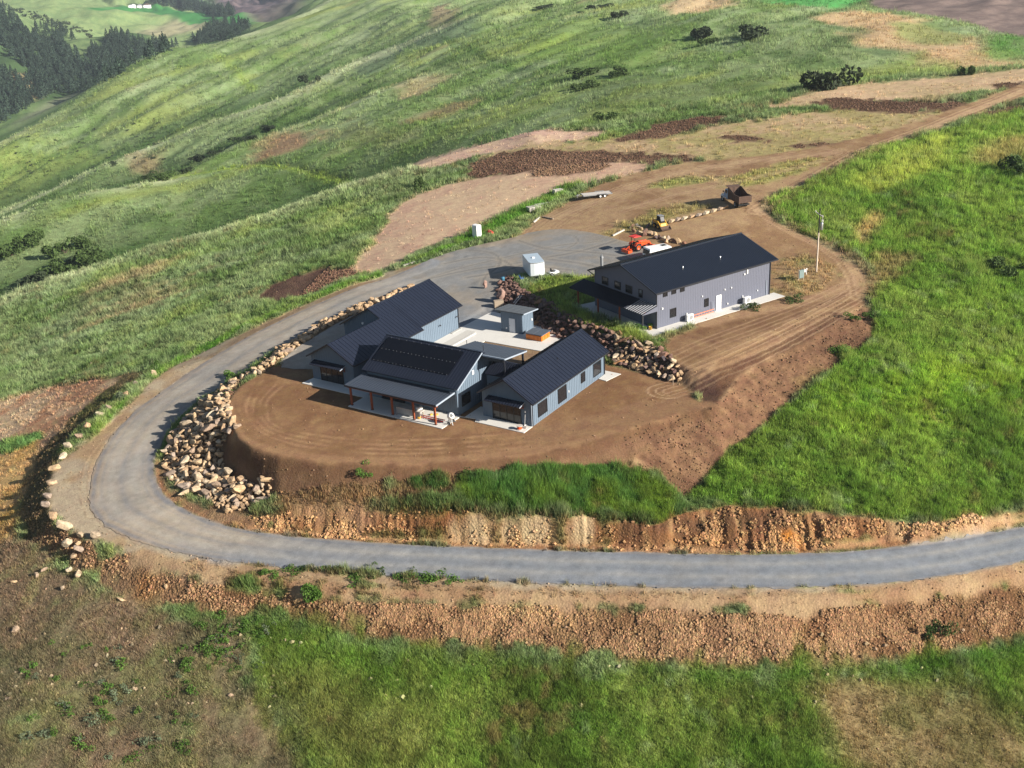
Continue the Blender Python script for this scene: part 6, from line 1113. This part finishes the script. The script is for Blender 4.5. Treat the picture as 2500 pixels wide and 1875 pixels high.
# white camper whose roof shows behind the workshop
p, a = head((1604,636),(1640,622)); p = at(1612,632); T = empty('van', p, a-.2, 'white vehicle with dark roof hatch half hidden behind the workshop roof','van')
b = MB(); b.prism([(-2.6,.4),(2.5,.4),(2.6,1.1),(1.9,1.35),(1.3,2.1),(-2.5,2.2),(-2.65,1.2)],-1.0,1.0); b.build('body',M['white'],T,bev=.1); b = MB(); b.box(.2,.95,-.35,.35,2.14,2.2); b.build('roof_hatch',M['black'],T); b = MB(); b.prism([(-2.68,1.25),(-2.6,1.25),(-2.52,1.95),(-2.6,1.95)],-.85,.85); b.build('rear_window',M['glass'],T)
for x in (-1.7,1.7):
    for s in (-1,1): wheel(T,x,s*.9,.36,.24,'grey')
# utility pole
p = at(1993,664); T = empty('utility_pole', p, R(20), 'tall wooden utility pole with transformer can and crossarm beside the dirt track','utility pole')
b = MB(); b.cyl((0,0,0),(0,0,6.0),.12,.105); b.build('pole', mat('pale_pole',(.62,.52,.42),.8), T); b = MB(); b.cyl((0,0,6.0),(.0,0,9.6),.105,.09); b.build('upper_pole', M['wood'] if 0 else M['black'], T)
b = MB(); b.bar((-.1,-.95,8.55),(-.1,.95,8.95),.09,.13); b.build('crossarm', M['deck'], T); b = MB(); b.lathe([(0,0),(.2,0),(.22,.05),(.22,1.0),(.18,1.1),(0,1.12)],(.36,-.12,6.4),14); b.build('transformer', M['alu'], T)
b = MB(); b.cyl((.45,-.25,7.6),(.45,-.25,7.9),.05); b.cyl((.45,.0,7.6),(.45,.0,7.9),.05); b.bar((.45,-.25,7.9),(-.1,-.8,8.5),.03); b.build('insulator', M['white'], T)
for y in (-.85,.85): b = MB(); b.cyl((-.1,y,8.75+y*.2),(-.1,y,8.98+y*.2),.05); b.build('insulator', M['white'], T)
p = at(1955,684); T = empty('utility_cabinet', p, R(30), 'grey green electrical cabinet on posts near the utility pole','cabinet'); b = MB(); b.box(-.45,.45,-.15,.15,.35,1.55); b.build('box', mat('cabinet_green',(.16,.22,.22),.5), T, bev=.02)
for s in (-1,1): b = MB(); b.box(s*.5-.06,s*.5+.06,-.06,.06,0,1.7); b.build('post', M['wood'], T)
b = MB(); b.box(.56,.8,-.1,.1,1.1,1.5); b.build('meter', M['white'], T); p = at(1968,670); b = MB(); b.cyl((0,0,0),(0,0,.7),.07); b.lathe([(0,0),(.13,.02),(.14,.2),(0,.26)],(0,0,.7),10); o = b.build('vent_riser', M['white']); o.location = p; tag(o,'short white capped riser behind the electrical cabinet','pipe')
# workshop side: condensers, ladder, bucket
def onshop(x, y, z=0): c_, s_ = math.cos(SF[2]), math.sin(SF[2]); return Vector((SX+(x*c_-y*s_)*SK, SY+(x*s_+y*c_)*SK, SZ+.02+z))
for y, lb in ((5.1,'outdoor air conditioner nearer the porch on the workshop slab'),(15.5,'outdoor air conditioner right of the white door on the workshop slab')):
    T = empty('condenser', onshop(.75,y), SF[2], 'white '+lb, 'air conditioner', 'air conditioners by the workshop wall'); b = MB(); b.box(-.2,.2,-.55,.55,.12,1.0); b.build('casing', M['white'], T, bev=.02); b = MB(); b.cyl((.2,.1,.56),(.225,.1,.56),.34,.34,20); b.build('fan_grille', M['grey'], T)
    for s in (-1,1): b = MB(); b.box(-.2,.2,s*.45-.04,s*.45+.04,0,.12); b.build('foot', M['grey'], T)
T = empty('ladder', onshop(.35,5.9,.05), SF[2], 'long orange ladder lying on edge along the workshop wall', 'ladder'); M['salmon'] = mat('orange_fibreglass',(.80,.22,.12),.6)
for z in (.05,.42): b = MB(); b.box(0,.08,0,4.0,z,z+.08); b.build('rail', M['salmon'], T)
for k in range(13): b = MB(); b.box(.02,.06,.15+k*.3,.19+k*.3,.12,.42); b.build('rung', M['alu'], T)
T = empty('hose', onshop(.25,9.7), 0, 'pale downpipe hose hanging by the small workshop window','pipe'); b = MB(); b.bar((0,0,1.6),(.15,.0,.6),.08); b.bar((.15,0,.6),(.3,-.1,.05),.08); b.build('pipe', M['ltrim'], T)
def bucket(p, m, lb, r=.16, h=.36):
    b = MB(); b.lathe([(0,.01),(r*.85,0),(r,h),(r*1.05,h),(r*1.05,h-.02),(r*.95,h-.02),(r*.8,.03),(0,.03)],(0,0,0),14); o = b.build('bucket', m); o.location = p; tag(o, lb, 'bucket')
bucket(onshop(-.3,-.7), M['yellow'], 'yellow bucket at the front corner of the workshop wall', .22, .4)
b = MB(); b.lathe([(0,0),(.4,0),(.42,.1),(.3,.16),(0,.16)],(0,0,0),16); o = b.build('hose_coil', M['black']); o.location = onshop(-.9,-1.0); tag(o,'black hose coil under the workshop porch','hose')
# porch clutter
def onhouse(x, y, z=0): c_, s_ = math.cos(HF[2]), math.sin(HF[2]); return Vector((HX+x*c_-y*s_, HY+x*s_+y*c_, z+.08))
T = empty('concrete_mixer', onhouse(-8.7,-3.6), HF[2], 'white concrete mixer with open drum at the right end of the front porch','concrete mixer')
b = MB(); b.lathe([(.0,-.45),(.25,-.42),(.42,-.1),(.42,.15),(.25,.48),(.2,.5),(.22,.44),(.36,.12),(.0,.1)],(0,0,0),18,'y'); o = b.build('drum', M['white'], T); o.location = (0,0,.95); o.rotation_euler = (2.6,0,.8); b = MB(); b.bar((-.45,-.3,0),(0,0,.9),.07); b.bar((.45,-.3,0),(0,0,.9),.07); b.bar((-.45,.3,.2),(.45,.3,.2),.06); b.bar((0,.3,.2),(0,0,.9),.07); b.build('frame', M['grey'], T)
for s in (-1,1): wheel(T,s*.0+.0,s*.45,.2,.08,'grey')
T = empty('ladder', onhouse(-11.3,-3.9), HF[2]+.02, 'red ladder lying flat on the front porch floor','ladder')
for y in (0,.42): b = MB(); b.box(-2.0,1.6,y,y+.07,.1,.2); b.build('rail', M['red'], T)
for k in range(11): b = MB(); b.box(-1.9+k*.33,-1.84+k*.33,.07,.42,.13,.17); b.build('rung', M['alu'], T)
T = empty('workbench', onhouse(-15.0,-3.8), HF[2], 'long grey work table with scattered tools under the front porch','table'); b = MB(); b.box(-1.2,2.4,-.4,.4,.80,.88); b.build('top', M['deck'], T); b = MB(); b.box(-1.2,2.3,-.38,-.34,.1,.8); b.build('side_panel', mat('canvas',(.35,.34,.33),.9), T)
for x in (-1.1,2.2):
    for s in (-1,1): b = MB(); b.box(x-.04,x+.04,s*.33-.04,s*.33+.04,0,.8); b.build('leg', M['wood'], T)
for (x,y,m_,s_,lb) in ((-13.3,-3.5,'white',.35,'white sack on the porch work table'),(-12.9,-4.1,'yellow',.22,'yellow tool case beside the porch table'),(-12.2,-2.7,'yellow',.16,'small yellow tool on the porch floor'),(-11.6,-2.4,'yellow',.16,'second small yellow tool nearer the wall on the porch')):
    b = MB(); b.box(-s_,s_,-s_*.7,s_*.7,0,s_*1.1); o = b.build('tool_case', M[m_], bev=s_*.25); o.location = onhouse(x,y,.8 if 'table' in lb and 'sack' in lb else 0); o.rotation_euler = (0,0,random.random()*3); tag(o, lb, 'tool')
T = empty('cable_reel', onhouse(-.85,-1.3), 0, 'orange cable reel with white flanges on the patio corner','cable reel'); b = MB(); b.cyl((0,0,0),(0,0,.05),.36,.36,20); b.cyl((0,0,.42),(0,0,.47),.36,.36,20); b.build('flange', M['deck'], T); b = MB(); b.cyl((0,0,.05),(0,0,.42),.27,.27,18); b.build('cable', M['orange'], T)
T = empty('broom', onhouse(-.75,-.35), 0, 'white handled broom standing by the patio corner','broom'); b = MB(); b.cyl((0,0,.1),(.1,.05,1.4),.02); b.build('handle', M['white'], T); b = MB(); b.box(-.2,.2,-.04,.04,0,.14); b.build('brush', M['black'], T)
bucket(onhouse(-.35,-.75), M['white'], 'small white bucket beside the cable reel on the patio')
p = at(1660,938) if 0 else at(1650,937); b = MB(); b.cyl((0,0,-.2),(0,0,1.0),.04); o = b.build('marker_post', M['wood']); o.location = at(1643,940); tag(o,'thin marker post at the foot of the dirt berm','post')
# fence posts along the brow
fp = [(980,432),(1023,420),(1055,405),(1100,377),(1128,370),(1176,358),(1203,347),(1240,340),(1290,333),(2115,50),(2160,62),(2245,78),(2300,83),(2372,97),(2420,100),(2440,104),(2475,107)]
b = MB(); b.cyl((0,0,-.2),(0,0,1.35),.07,.06,6); fo = b.build('fence_post', M['bark'])
for k,(px,py) in enumerate(fp):
    o = fo if k == 0 else fo.copy()
    if k: col.objects.link(o)
    o.location = at(px,py); far_ = k > 8; tag(o, 'thin dark fence post along the far ploughed field' if far_ else 'thin dark fence post along the grassy brow left of the dug strips', 'fence post', 'fence posts along the ploughed field' if far_ else 'fence posts on the brow')
bpy.context.view_layer.update()

# ------------------------------------------------------------------ air
zb = float(Z.min())-25; hx0, hx1, hy0, hy1, hz1 = -4300, 4300, -60, 4950, H+60
b = MB(); b.box(hx0, hx1, hy0, hy1, zb, hz1); hm = bpy.data.materials.new('haze'); hm.use_nodes = True; t = hm.node_tree
for n in list(t.nodes):
    if n.type == 'BSDF_PRINCIPLED': t.nodes.remove(n)
pv = t.nodes.new('ShaderNodeVolumePrincipled'); pv.inputs['Color'].default_value = (.78, .88, 1, 1); pv.inputs['Density'].default_value = .00009; pv.inputs['Anisotropy'].default_value = .2
t.links.new(pv.outputs[0], t.nodes['Material Output'].inputs['Volume']); o = b.build('haze', hm); o['kind'] = 'stuff'
